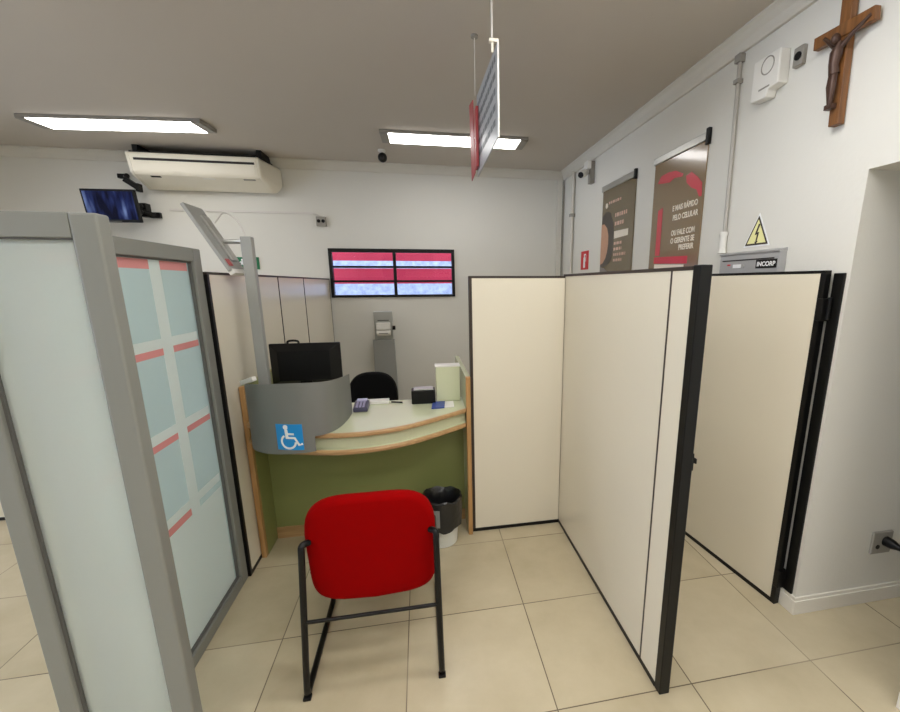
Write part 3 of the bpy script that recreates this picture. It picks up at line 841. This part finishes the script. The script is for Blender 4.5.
bd.box(gx0+0.05, gx0+0.056, gy+0.012, gy+0.034, 0.09, GZ1-0.056); bd.box(gx1-pw-0.006, gx1-pw, gy+0.012, gy+0.034, 0.09, GZ1-0.056)
bd.box(gx0+0.05, gx1-pw, gy+0.008, gy+0.034, GZ1-0.060, GZ1-0.056)
bd.build('glazing_bead', M['alud'], g1)

g2 = thing('glass_screen', 'wide frosted glass screen with white strips and red bars, left of the booth', 'glass screen', (-0.96, 1.64, 0), 'grey framed glass screens')
X2 = -0.945; T2 = 0.05
MB().box(X2-T2, X2, 2.02, 2.083, 0, GZ).build('frame_post', M['alu'], g2, bevel=0.004)
MB().box(X2-T2, X2, 1.20, 1.262, 0, GZ).build('frame_post', M['alu'], g2, bevel=0.004)
MB().box(X2-T2+0.001, X2-0.001, 1.262, 2.02, GZ-0.055, GZ).build('top_rail', M['alu'], g2, bevel=0.002)
MB().box(X2-T2+0.001, X2-0.001, 1.262, 2.02, 0.0, 0.052).build('bottom_rail', M['alu'], g2, bevel=0.002)
MB().box(X2-0.030, X2-0.024, 1.258, 2.024, 0.048, GZ-0.051).build('glass_pane', M['frost'], g2)
bd = MB()
bd.box(X2-0.034, X2-0.012, 1.262, 2.02, GZ-0.061, GZ-0.055); bd.box(X2-0.034, X2-0.012, 2.012, 2.02, 0.052, GZ-0.061)
bd.box(X2-0.034, X2-0.012, 1.262, 2.02, 0.052, 0.060)
bd.build('glazing_bead', M['alud'], g2)
# film: white ground cut into strips, grey fields with a red bar on top of each
XF = X2 - 0.0235
cols = [(1.282, 1.505), (1.565, 1.745), (1.812, 2.0)]
tops = [(1.592, 1.556), (1.266, 1.238), (0.928, 0.900), (0.597, 0.565)]
fm = MB()
for (ya, yb) in ((1.505, 1.565), (1.745, 1.812)):
    fm.box(XF, XF+0.0006, ya, yb, 0.06, 1.59)
for (ya, yb) in cols:
    for (za, zb) in tops[1:]:
        fm.box(XF, XF+0.0006, ya, yb, za-0.002, za+0.035)
    fm.box(XF, XF+0.0006, ya, yb, 0.06, 0.565)
fm.build('white_film', M['film'], g2)
for ci, (ya, yb) in enumerate(cols):
    for i, (za, zb) in enumerate(tops):
        if i == 3 and ci == 2: continue
        sub(MB().box(XF, XF+0.0008, ya, yb, zb, za-0.002).build('film_bar', M['filmred'], g2), 'faded red bar on the glass')

# ------------------------------------------------------------------ reception desk
dk = thing('reception_desk', 'pale green curved reception desk with beech edges', 'desk', (-0.34, 2.4, 0))
front = [(-0.945, 2.262), (-0.902, 2.215), (-0.82, 2.125), (-0.73, 2.06), (-0.62, 2.012), (-0.506, 1.980), (-0.388, 1.962), (-0.241, 1.974), (-0.088, 2.026), (0.079, 2.132), (0.231, 2.245), (0.265, 2.272)]
fp = spline([(x, y, 0) for x, y in front], 6)
def offs(d):
    out = []
    for i, p in enumerate(fp):
        a = fp[max(i-1, 0)]; b = fp[min(i+1, len(fp)-1)]
        t_ = (b-a).normalized(); n = Vector((t_.y, -t_.x, 0))
        q_ = p + n*d
        q_.x = min(max(q_.x, -0.903), 0.231)
        out.append(q_)
    return out
def slab(d, z0, z1, back=2.5):
    g = MB()
    f_ = offs(d)
    pts = [(p.x, p.y, z0) for p in f_] + [(0.231, back, z0), (-0.903, back, z0)]
    return g.prism(pts, (0, 0, z1-z0))
slab(-0.006, 0.776, 0.800).build('worktop', M['greenlam'], dk)
def band(zc, h, d0, d1):
    g = MB(); rows = []
    prof = [(d0, -h), (d1-0.006, -h), (d1, -h*0.5), (d1, h*0.5), (d1-0.006, h), (d0, h)]
    for k in range(len(fp)):
        rows.append([])
    for (d, hh) in prof:
        for k, p in enumerate(offs(d)):
            rows[k].append((p.x, p.y, zc+hh))
    g.grid(rows, closed=True); g.poly(rows[0][::-1]); g.poly(rows[-1])
    return g
band(0.789, 0.0115, -0.007, 0.010).build('worktop_edge', M['beech'], dk, smooth=True)
slab(-0.022, 0.713, 0.776, 2.36).build('apron', M['greenlam'], dk)
slab(-0.006, 0.691, 0.713, 2.40).build('lower_shelf', M['greenlam'], dk)
band(0.702, 0.0115, -0.007, 0.010).build('lower_edge', M['beech'], dk, smooth=True)
MB().box(-0.903, 0.231, 2.42, 2.438, 0.07, 0.776).build('front_panel', M['greenpan'], dk)
MB().box(-0.903, 0.231, 2.412, 2.438, 0.0, 0.07).build('kickboard', M['beech'], dk)
for (xa, xb, lab) in ((-0.931, -0.905, 'l'), (0.233, 0.259, 'r')):
    sp_ = MB().box(xa, xb, 2.262, 2.95, 0.0, 0.985).build('side_panel', M['greenpan'] if lab == 'l' else M['greenlam'], dk)
    MB().box(xa, xb, 2.232, 2.262, 0.0, 0.987).build('edge_board', M['beechv'], sp_, bevel=0.003)

# curved grey shield around the left end of the desk
sh = thing('privacy_shield', 'curved grey metal shield with a blue wheelchair sticker on the desk', 'shield', (-0.66, 2.1, 0.7))
sp_pts = spline([(-0.862, 2.135, 0), (-0.835, 2.085, 0), (-0.77, 2.015, 0), (-0.69, 1.966, 0), (-0.60, 1.938, 0), (-0.52, 1.936, 0), (-0.455, 1.972, 0), (-0.418, 2.05, 0), (-0.400, 2.155, 0), (-0.393, 2.272, 0)], 8)
acc = [0.0]
for a, b in zip(sp_pts, sp_pts[1:]): acc.append(acc[-1] + (b-a).length)
SL = acc[-1]
istep = 5*8 + 1
S0 = acc[istep]
def shp(s_):
    s_ = min(max(s_, 0), SL)
    for i in range(len(acc)-1):
        if acc[i+1] >= s_:
            f_ = (s_-acc[i])/(acc[i+1]-acc[i]); a, b = sp_pts[i], sp_pts[i+1]
            t_ = (b-a).normalized()
            i0 = max(i-1, 0); t_ = (sp_pts[min(i+2, len(sp_pts)-1)] - sp_pts[i0]).normalized()
            return a.lerp(b, f_), Vector((t_.y, -t_.x, 0))
    return sp_pts[-1], Vector((1, 0, 0))
def topz(s_):
    k = s_/SL
    return 1.028 + 0.034*math.sin(min(k*2, 1)*PI/2) if k < 0.5 else 1.062 - 0.037*((k-0.5)/0.5)**1.2
def botz(s_): return 0.696 + 0.034*(s_/S0)
def sheet(sa, sb, fb, ft, n):
    g = MB(); rows = []
    for i in range(n+1):
        s_ = sa + (sb-sa)*i/n
        p, nn = shp(s_)
        za, zb = fb(s_), ft(s_)
        q0 = p; q1 = p - nn*0.004
        rows.append([(q0.x, q0.y, za), (q0.x, q0.y, zb), (q1.x, q1.y, zb), (q1.x, q1.y, za)])
    g.grid(rows, closed=True); g.poly(rows[0][::-1]); g.poly(rows[-1])
    return g
# one sheet: upper band all round, lower skirt only before the worktop
g = sheet(0, SL, lambda s_: 0.803, topz, 80)
g2_ = sheet(0, S0, botz, lambda s_: 0.803, 44)
tmp = bpy.data.meshes.new('tmp'); g2_.bm.to_mesh(tmp); g2_.bm.free(); g.bm.from_mesh(tmp); bpy.data.meshes.remove(tmp)
g.build('curved_sheet', M['greym'], sh, smooth=True)
def on_shield(s_, z, h=0.0015):
    p, nn = shp(s_); q_ = p + nn*h
    return (q_.x, q_.y, z)
# sticker and symbol bent round the sheet; local coords u right, v up from its lower left corner
def s_of_x(x):
    return min(range(400), key=lambda i: abs(shp(SL*0.6*i/400)[0].x - x)) * SL*0.6/400
ss0 = s_of_x(-0.683); SZ = 0.126; sz0 = 0.742
def curved_patch(name, m, u0, u1, v0, v1, h, parent, n=10):
    g = MB(); rows = []
    for i in range(n+1):
        u = u0 + (u1-u0)*i/n
        rows.append([on_shield(ss0+u, sz0+v0, h), on_shield(ss0+u, sz0+v1, h), on_shield(ss0+u, sz0+v1, h-0.0012), on_shield(ss0+u, sz0+v0, h-0.0012)])
    g.grid(rows, closed=True); g.poly(rows[0][::-1]); g.poly(rows[-1])
    return g.build(name, m, parent)
stk = curved_patch('sticker', M['blue'], 0, SZ, 0, SZ, 0.0018, sh)
def stroke(g, pts, wd, h=0.0026):
    """flat band along a polyline in sticker space"""
    P_ = [Vector((a*SZ, b*SZ, 0)) for a, b in pts]
    rows = []
    for i, p in enumerate(P_):
        t_ = (P_[min(i+1, len(P_)-1)] - P_[max(i-1, 0)]).normalized(); n = Vector((-t_.y, t_.x, 0))*wd*SZ/2
        a, b = p+n, p-n
        rows.append([on_shield(ss0+a.x, sz0+a.y, h), on_shield(ss0+b.x, sz0+b.y, h), on_shield(ss0+b.x, sz0+b.y, h-0.001), on_shield(ss0+a.x, sz0+a.y, h-0.001)])
    g.grid(rows, closed=True); g.poly(rows[0][::-1]); g.poly(rows[-1])
g = MB()
stroke(g, [(0.46 + 0.265*math.cos(a), 0.33 + 0.265*math.sin(a)) for a in [math.radians(125 + i*(355-125)/28) for i in range(29)]], 0.075)
stroke(g, [(0.40, 0.80), (0.42, 0.45)], 0.11)
stroke(g, [(0.38, 0.48), (0.70, 0.47), (0.84, 0.20), (0.97, 0.25)], 0.085)
stroke(g, [(0.42, 0.63), (0.68, 0.62)], 0.075)
stroke(g, [(0.385 + 0.045*math.cos(a), 0.885 + 0.045*math.sin(a)) for a in [2*PI*i/14 for i in range(15)]], 0.09)
g.build('wheelchair_symbol', M['stickerw'], stk)
lb = MB().obox((-0.818, 2.075, 1.053), (0.78, -0.5, 0.30), (0.5, 0.8, 0), (-0.25, 0, 1), 0.045, 0.012, 0.011).build('white_clip', M['white'], sh, bevel=0.003)

# pole and queue display
qd = thing('queue_display', 'grey pole on the desk carrying a tilted flat display panel', 'display', (-0.81, 2.26, 0.8))
MB().box(-0.836, -0.786, 2.235, 2.275, 0.806, 1.725).build('pole', M['greyl'], qd, bevel=0.004)
MB().box(-0.86, -0.76, 2.215, 2.30, 0.801, 0.806).build('base_plate', M['greyl'], qd)
td = Vector((0.158, 0, -0.292)).normalized(); tn = Vector((0.292, 0, 0.158)).normalized()
dc = Vector((-0.975, 2.31, 1.715))
MB().obox(dc, td, (0, 1, 0), tn, 0.172, 0.088, 0.008).build('display_case', M['greyl'], qd, bevel=0.003)
MB().obox(dc - tn*0.009, td, (0, 1, 0), tn, 0.155, 0.075, 0.0015).build('display_face', M['dark'], qd)
MB().obox(dc + tn*0.012 + Vector((0, 0.03, 0)), td, (0, 1, 0), tn, 0.12, 0.035, 0.006).build('rear_cover', M['steel'], qd, bevel=0.003)
MB().obox(dc + td*0.178, td, (0, 1, 0), tn, 0.012, 0.075, 0.014).build('lower_lip', M['white'], qd, bevel=0.002)
sub(MB().obox(dc + tn*0.0095 + td*0.13 + Vector((0, -0.05, 0)), td, (0, 1, 0), tn, 0.018, 0.02, 0.0015).build('red_mark', M['signred'], qd), 'faint red mark')
MB().tube([(-0.80, 2.26, 1.705), (-0.93, 2.30, 1.705)], 0.011).build('bracket_arm', M['steel'], qd, smooth=True)
MB().tube(spline([(-0.985, 2.36, 1.80), (-0.93, 2.34, 1.845), (-0.86, 2.30, 1.80), (-0.812, 2.255, 1.72)], 8), 0.004, seg=6).build('cable', M['wire'], qd, smooth=True)

# ------------------------------------------------------------------ things on the desk
mo = thing('monitor', 'black computer monitor seen from behind on the desk inside the grey shield', 'monitor', (-0.645, 2.41, 0.8))
MB().box(-0.832, -0.458, 2.425, 2.445, 0.945, 1.178).build('screen_bezel', M['dark'], mo, bevel=0.005)
bkm = MB()
a = [(-0.828, 2.425, 0.95), (-0.462, 2.425, 0.95), (-0.462, 2.425, 1.174), (-0.828, 2.425, 1.174)]
b = [(-0.78, 2.385, 0.975), (-0.51, 2.385, 0.975), (-0.51, 2.385, 1.14), (-0.78, 2.385, 1.14)]
bkm.grid([a, b], closed=True); bkm.poly(a[::-1]); bkm.poly(b)
bkm.build('rear_shell', M['dark'], mo, bevel=0.004)
MB().tube(spline([(-0.735, 2.43, 1.176), (-0.73, 2.43, 1.19), (-0.705, 2.43, 1.194), (-0.68, 2.43, 1.19), (-0.675, 2.43, 1.176)], 5), 0.006, seg=8).build('handle', M['dark'], mo, smooth=True)
MB().box(-0.675, -0.615, 2.39, 2.41, 0.815, 1.0).build('stand_neck', M['dark'], mo)
MB().lathe((-0.645, 2.40, 0.801), [(0.09, 0), (0.09, 0.008), (0.07, 0.014), (0.02, 0.018)], seg=24).build('stand_base', M['dark'], mo)
cm = thing('card_reader', 'dark violet card payment terminal on the desk by the shield', 'card reader', (-0.372, 2.36, 0.8))
pts = [(0, 2.285, 0.801), (0, 2.40, 0.801), (0, 2.40, 0.84), (0, 2.37, 0.843), (0, 2.285, 0.826)]
MB().prism([(-0.392, y, z) for _, y, z in pts], (0.078, 0, 0)).build('terminal_body', M['purple'], cm, bevel=0.006)
MB().obox((-0.353, 2.385, 0.8435), (1, 0, 0), (0, 1, 0.05), (0, 0, 1), 0.028, 0.02, 0.004).build('screen', M['lcd'], cm)
kp = MB()
for i in range(3):
    for j in range(4):
        kp.box(-0.378+i*0.018, -0.366+i*0.018, 2.293+j*0.018, 2.304+j*0.018, 0.827+j*0.0036, 0.833+j*0.0036)
kp.build('keypad', M['lcd'], cm)
pg = thing('paper_pad', 'white pad of papers lying at the rear of the desk before the black chair', 'papers', (-0.27, 2.46, 0.8))
MB().box(-0.375, -0.21, 2.43, 2.495, 0.801, 0.818).build('sheet_stack', M['paper'], pg, bevel=0.002)
o = MB().tube([(-0.195, 2.445, 0.807), (-0.13, 2.425, 0.806)], 0.005, seg=8).build('pen', M['dark'])
tag(o, 'black pen lying on the desk right of the papers', 'pen')
bx = thing('desk_box', 'small black box with a silver top on the desk, left of the green file box', 'box', (0, 2.42, 0.8))
MB().box(-0.074, 0.066, 2.38, 2.46, 0.801, 0.884).build('box_body', M['dark'], bx, bevel=0.006)
MB().box(-0.06, 0.054, 2.385, 2.455, 0.884, 0.891).build('box_top', M['steel'], bx, bevel=0.002)
gb = thing('file_box', 'upright pale green file box with a white top at the desk right end', 'file box', (0.138, 2.45, 0.8))
MB().box(0.074, 0.216, 2.42, 2.498, 0.801, 1.012).build('box_body', M['greenlam'], gb, bevel=0.002)
MB().box(0.070, 0.220, 2.416, 2.502, 1.012, 1.020).build('lid', M['white'], gb, bevel=0.002)
lf = thing('leaflet', 'blue and white leaflet lying on the desk before the file box', 'leaflet', (0.10, 2.30, 0.8))
sub(MB().prism([(0.038, 2.27, 0.801), (0.112, 2.275, 0.801), (0.122, 2.40, 0.801), (0.05, 2.40, 0.801)], (0, 0, 0.006)).build('cover_half', M['leafblue'], lf), 'blue half')
sub(MB().prism([(0.112, 2.275, 0.801), (0.168, 2.285, 0.801), (0.172, 2.40, 0.801), (0.122, 2.40, 0.801)], (0, 0, 0.004)).build('inside_half', M['paper'], lf), 'white half')
for k, (x, y) in enumerate(((0.125, 2.335), (0.15, 2.30))):
    pass

# ------------------------------------------------------------------ black office chair behind the desk
def cushion(w2, h2, th, zc, yc, n_top=4.0, n_bot=3.0, curve=0.03, tilt=0.12, xc=0.0, seg=44, face=1):
    """rounded upholstered back: outline superellipse in x-z, thickness along y; face=+1 concave towards +y"""
    g = MB(); rows = []
    layers = [(-0.5, 0.90), (-0.46, 0.955), (-0.34, 0.985), (-0.1, 1.0), (0.1, 1.0), (0.34, 0.985), (0.46, 0.955), (0.5, 0.90)]
    def pt(a, s_, yy):
        c_, d_ = math.cos(a), math.sin(a)
        n_ = n_top if d_ > 0 else n_bot
        x = w2 * math.copysign(abs(c_)**(2/n_), c_) * s_
        z = h2 * math.copysign(abs(d_)**(2/n_), d_) * s_
        y = yy*th + face*curve*(x/w2)**2 - face*math.tan(tilt)*z
        return (xc+x, yc+y, zc+z)
    for (yy, s_) in layers:
        rows.append([pt(2*PI*k/seg, s_, yy) for k in range(seg)])
    vs = g.grid(rows, closed=True)
    for ring, flip, yy in ((rows[0], True, -0.5), (rows[-1], False, 0.5)):
        prev = vs[0] if flip else vs[-1]
        for s_ in (0.75, 0.5, 0.25):
            cur = [g.bm.verts.new(pt(2*PI*k/seg, s_, yy*(1+0.06*(0.9-s_)))) for k in range(seg)]
            for k in range(seg):
                g.bm.faces.new((prev[k], prev[(k+1) % seg], cur[(k+1) % seg], cur[k]))
            prev = cur
        g.bm.faces.new(prev)
    return g
oc = thing('office_chair', 'black upholstered office chair behind the desk', 'chair', (-0.37, 3.2, 0))
cushion(0.178, 0.20, 0.055, 0.66, 3.12, 2.8, 3.0, 0.03, -0.1, xc=-0.372, face=-1).build('backrest', M['blackfab'], oc, smooth=True)
MB().lathe((-0.372, 3.36, 0.40), [(0.02, 0), (0.21, 0.005), (0.235, 0.03), (0.225, 0.065), (0.15, 0.08), (0.02, 0.08)], seg=32).build('seat', M['blackfab'], oc, smooth=True)
MB().tube([(-0.372, 3.15, 0.60), (-0.372, 3.14, 0.42), (-0.372, 3.22, 0.385), (-0.372, 3.36, 0.385)], 0.02).build('back_bar', M['dark'], oc, smooth=True)
MB().lathe((-0.372, 3.36, 0.09), [(0.03, 0), (0.03, 0.12), (0.02, 0.13), (0.02, 0.31)], seg=16).build('gas_post', M['dark'], oc, smooth=True)
for k in range(5):
    a = 2*PI*k/5 + 0.3
    tip = (-0.372 + 0.25*math.cos(a), 3.36 + 0.25*math.sin(a), 0.075)
    lg = MB().tube([(-0.372, 3.36, 0.12), tip], 0.018, radii=[0.024, 0.014]).build('base_arm', M['dark'], oc, smooth=True)
    MB().lathe((tip[0], tip[1]-0.012, 0.028), [(0.0275, 0), (0.0275, 0.024)], axis=(0, 1, 0), seg=14).tube([tip, (tip[0], tip[1], 0.03)], 0.008).build('caster', M['dark'], lg)

# ticket dispenser totem
tt = thing('ticket_dispenser', 'grey pedestal ticket dispenser with a white paper unit before the back wall', 'dispenser', (-0.40, 4.5, 0))
MB().prism([(-0.515, 4.49, 0.015), (-0.275, 4.49, 0.015), (-0.29, 4.49, 0.915), (-0.51, 4.49, 0.915)], (0, 0.07, 0)).build('pedestal', M['greyl'], tt, bevel=0.004)
MB().box(-0.57, -0.23, 4.36, 4.68, 0, 0.015).build('base_plate', M['greyl'], tt, bevel=0.003)
MB().box(-0.487, -0.297, 4.49, 4.53, 0.925, 1.215).build('head_panel', M['steel'], tt, bevel=0.004)
MB().box(-0.46, -0.32, 4.50, 4.55, 0.90, 0.93).build('head_bracket', M['greyl'], tt)
pu = MB().box(-0.462, -0.322, 4.43, 4.49, 1.03, 1.10).lathe((-0.462, 4.455, 0.995), [(0.03, 0), (0.03, 0.14)], axis=(1, 0, 0), seg=20).build('paper_unit', M['white'], tt, bevel=0.004)
MB().box(-0.44, -0.345, 4.424, 4.43, 0.988, 0.996).build('paper_slot', M['alud'], pu)
MB().lathe((-0.30, 4.47, 1.045), [(0.022, 0), (0.022, 0.03)], axis=(1, 0, 0), seg=14).build('side_knob', M['dark'], tt)
MB().box(-0.45, -0.335, 4.486, 4.49, 1.118, 1.128).build('slot', M['alud'], tt)

# ------------------------------------------------------------------ waste bin with liner
wbn = thing('waste_bin', 'white waste bin lined with a black bag under the desk', 'bin', (0.078, 2.215, 0))
MB().lathe((0.075, 2.215, 0), [(0.001, 0.004), (0.082, 0.0), (0.086, 0.004), (0.104, 0.27), (0.100, 0.27), (0.083, 0.012), (0.001, 0.010)], seg=36, close=False).build('bin_body', M['binw'], wbn, smooth=True)
g = MB(); rows = []
seg = 56
for i, (r, z) in enumerate([(0.066, 0.03), (0.074, 0.12), (0.085, 0.22), (0.098, 0.279), (0.110, 0.295), (0.117, 0.288), (0.119, 0.25), (0.118, 0.19), (0.116, 0.135)]):
    row = []
    for k in range(seg):
        a = 2*PI*k/seg
        wv = 0.0018*math.sin(9*a+i*0.7) + 0.002*math.sin(17*a+i*1.9)
        zz = z + (0.006*math.sin(3*a+0.5)+0.004*math.sin(8*a) if i in (3, 4, 5) else 0)
        if i == 8: zz += 0.022*math.sin(2*a+0.8) + 0.010*math.sin(5*a)
        rr = r + (max(wv, -0.001) if i >= 5 else -abs(wv)*0.6)
        row.append((0.075+rr*math.cos(a), 2.215+rr*math.sin(a), zz))
    rows.append(row)
g.grid(rows, closed=True); g.poly(rows[0][::-1])
g.build('bin_liner', M['bagblk'], wbn, smooth=True)
g = MB(); rows = []  # grey patch painted as the highlight on a liner fold
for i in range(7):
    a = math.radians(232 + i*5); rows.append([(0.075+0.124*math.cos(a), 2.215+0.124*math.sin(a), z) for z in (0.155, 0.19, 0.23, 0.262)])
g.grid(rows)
sub(g.build('fold_highlight', M['baggrey'], wbn, smooth=True), 'light grey highlight on a fold of the bag')

# ------------------------------------------------------------------ red visitor chair
rc = thing('visitor_chair', 'red upholstered visitor chair with a black tubular sled frame', 'chair', (-0.225, 1.55, 0))
cushion(0.229, 0.223, 0.06, 0.568, 1.385, 3.5, 6.0, 0.03, 0.13, xc=-0.208, face=1).build('backrest', M['red'], rc, smooth=True)
st = cushion(0.225, 0.215, 0.06, 0, 0, 4.0, 4.0, 0.0, 0.0)
bmesh.ops.transform(st.bm, matrix=Matrix.Translation((-0.215, 1.68, 0.435)) @ Matrix.Rotation(-PI/2 + 0.05, 4, 'X'), verts=st.bm.verts)
st.build('seat', M['red'], rc, smooth=True)
def rounded(pts, r=0.05, n=5):
    P_ = [Vector(p) for p in pts]; out = [P_[0]]
    for i in range(1, len(P_)-1):
        a, b, c = P_[i-1], P_[i], P_[i+1]
        u = (a-b).normalized(); v = (c-b).normalized(); rr = min(r, (a-b).length*0.45, (c-b).length*0.45)
        for k in range(n+1):
            t_ = k/n
            out.append((b+u*rr)*(1-t_)**2 + b*2*t_*(1-t_) + (b+v*rr)*t_*t_)
    out.append(P_[-1]); return out
for (xf, xt, xs, nm) in ((-0.470, -0.438, -0.452, 'l'), (0.024, 0.022, 0.02, 'r')):
    xin = -0.416 if nm == 'l' else 0.0
    path = rounded([(xin, 1.375, 0.618), (xt, 1.354, 0.622), (xt+(0.001 if nm == 'l' else -0.001), 1.344, 0.585), (xf, 1.335, 0.0125), (xf, 1.83, 0.0125), (xs, 1.81, 0.415), (xs, 1.50, 0.405)], 0.035, 5)
    MB().tube(path, 0.0115, seg=12).build('side_frame', M['tubeblk'], rc, smooth=True)
MB().tube([(-0.452, 1.338, 0.326), (0.024, 1.338, 0.326)], 0.007, seg=10).build('crossbar', M['tubeblk'], rc, smooth=True)
MB().tube([(-0.452, 1.55, 0.398), (0.02, 1.55, 0.398)], 0.009).tube([(-0.452, 1.78, 0.405), (0.02, 1.78, 0.405)], 0.009).build('seat_support', M['tubeblk'], rc, smooth=True)
for x in (-0.470, 0.024):
    MB().box(x-0.014, x+0.014, 1.325, 1.35, 0.0, 0.012).build('glide', M['dark'], rc, bevel=0.003)

# ------------------------------------------------------------------ hanging sign
hs = thing('hanging_sign', 'grey hanging sign with lines of lettering and a red end, on wires', 'sign', (0.352, 2.15, 2.3))
def HX(y): return 0.348 - 0.008*max(0, (y-1.86)/0.6)
pts = [(HX(1.855), 1.855, 2.45), (HX(1.84), 1.84, 2.10), (HX(2.42), 2.42, 2.075), (HX(2.42), 2.42, 2.475)]
MB().prism(pts, (0.006, 0, 0)).build('sign_board', M['signface'], hs)
MB().tube([(0.350, 1.852, 2.455), (0.350, 1.837, 2.095)], 0.004, seg=8).build('edge_strip', M['white'], hs)
for z in (2.40, 2.34, 2.28, 2.22, 2.16):
    g = MB(); y = 1.90
    while y < 2.36:
        wd = random.uniform(0.03, 0.07)
        g.prism([(HX(y)-0.0008, y, z), (HX(y+wd)-0.0008, y+wd, z+0.002), (HX(y+wd)-0.0008, y+wd, z+0.028), (HX(y)-0.0008, y, z+0.026)], (0.001, 0, 0))
        y += wd + 0.012
    g.build('printed_text_line', M['signtext'], hs)
g = MB()
g.prism([(0.338, 2.34, 2.11), (0.338, 2.40, 2.105), (0.338, 2.40, 2.40), (0.338, 2.34, 2.40)], (-0.014, 0, 0))
g.build('red_end', M['signred'], hs, bevel=0.002)
g = MB(); g.prism([(0.332, 2.43, 2.10), (0.332, 2.58, 2.09), (0.324, 2.58, 2.49), (0.324, 2.43, 2.46)], (-0.004, 0, 0))
g.build('red_plate', M['signred'], hs)
MB().tube([(0.338, 1.93, ZC), (0.330, 1.875, 2.47)], 0.0045, seg=8).build('suspension_wire', M['wire'], hs)
MB().tube([(0.318, 2.31, ZC), (0.330, 2.40, 2.47)], 0.002, seg=8).build('suspension_wire', M['wire'], hs)
MB().lathe((0.318, 2.31, ZC), [(0.018, 0), (0.018, -0.01)], seg=14).build('ceiling_hook', M['lampmetal'], hs)
MB().box(0.318, 0.356, 1.866, 1.884, 2.455, 2.467).box(0.327, 0.335, 1.872, 1.88, 2.42, 2.455).build('clamp', M['acw'], hs)

# ------------------------------------------------------------------ world and view
wd_ = bpy.data.worlds.new('world'); scene.world = wd_
wd_.use_nodes = True
nt = wd_.node_tree; nt.nodes.clear()
bg = nt.nodes.new('ShaderNodeBackground'); ou = nt.nodes.new('ShaderNodeOutputWorld')
bg.inputs[0].default_value = lin((222, 232, 250)); bg.inputs[1].default_value = 5.2
nt.links.new(bg.outputs[0], ou.inputs[0])
vs = scene.view_settings
vs.view_transform = 'Standard'; vs.look = 'None'; vs.gamma = 1.0; vs.use_curve_mapping = False
vs.exposure = 0.0
scene.cycles.max_bounces = 8
for o in list(scene.objects):
    if '_base' in o: del o['_base']
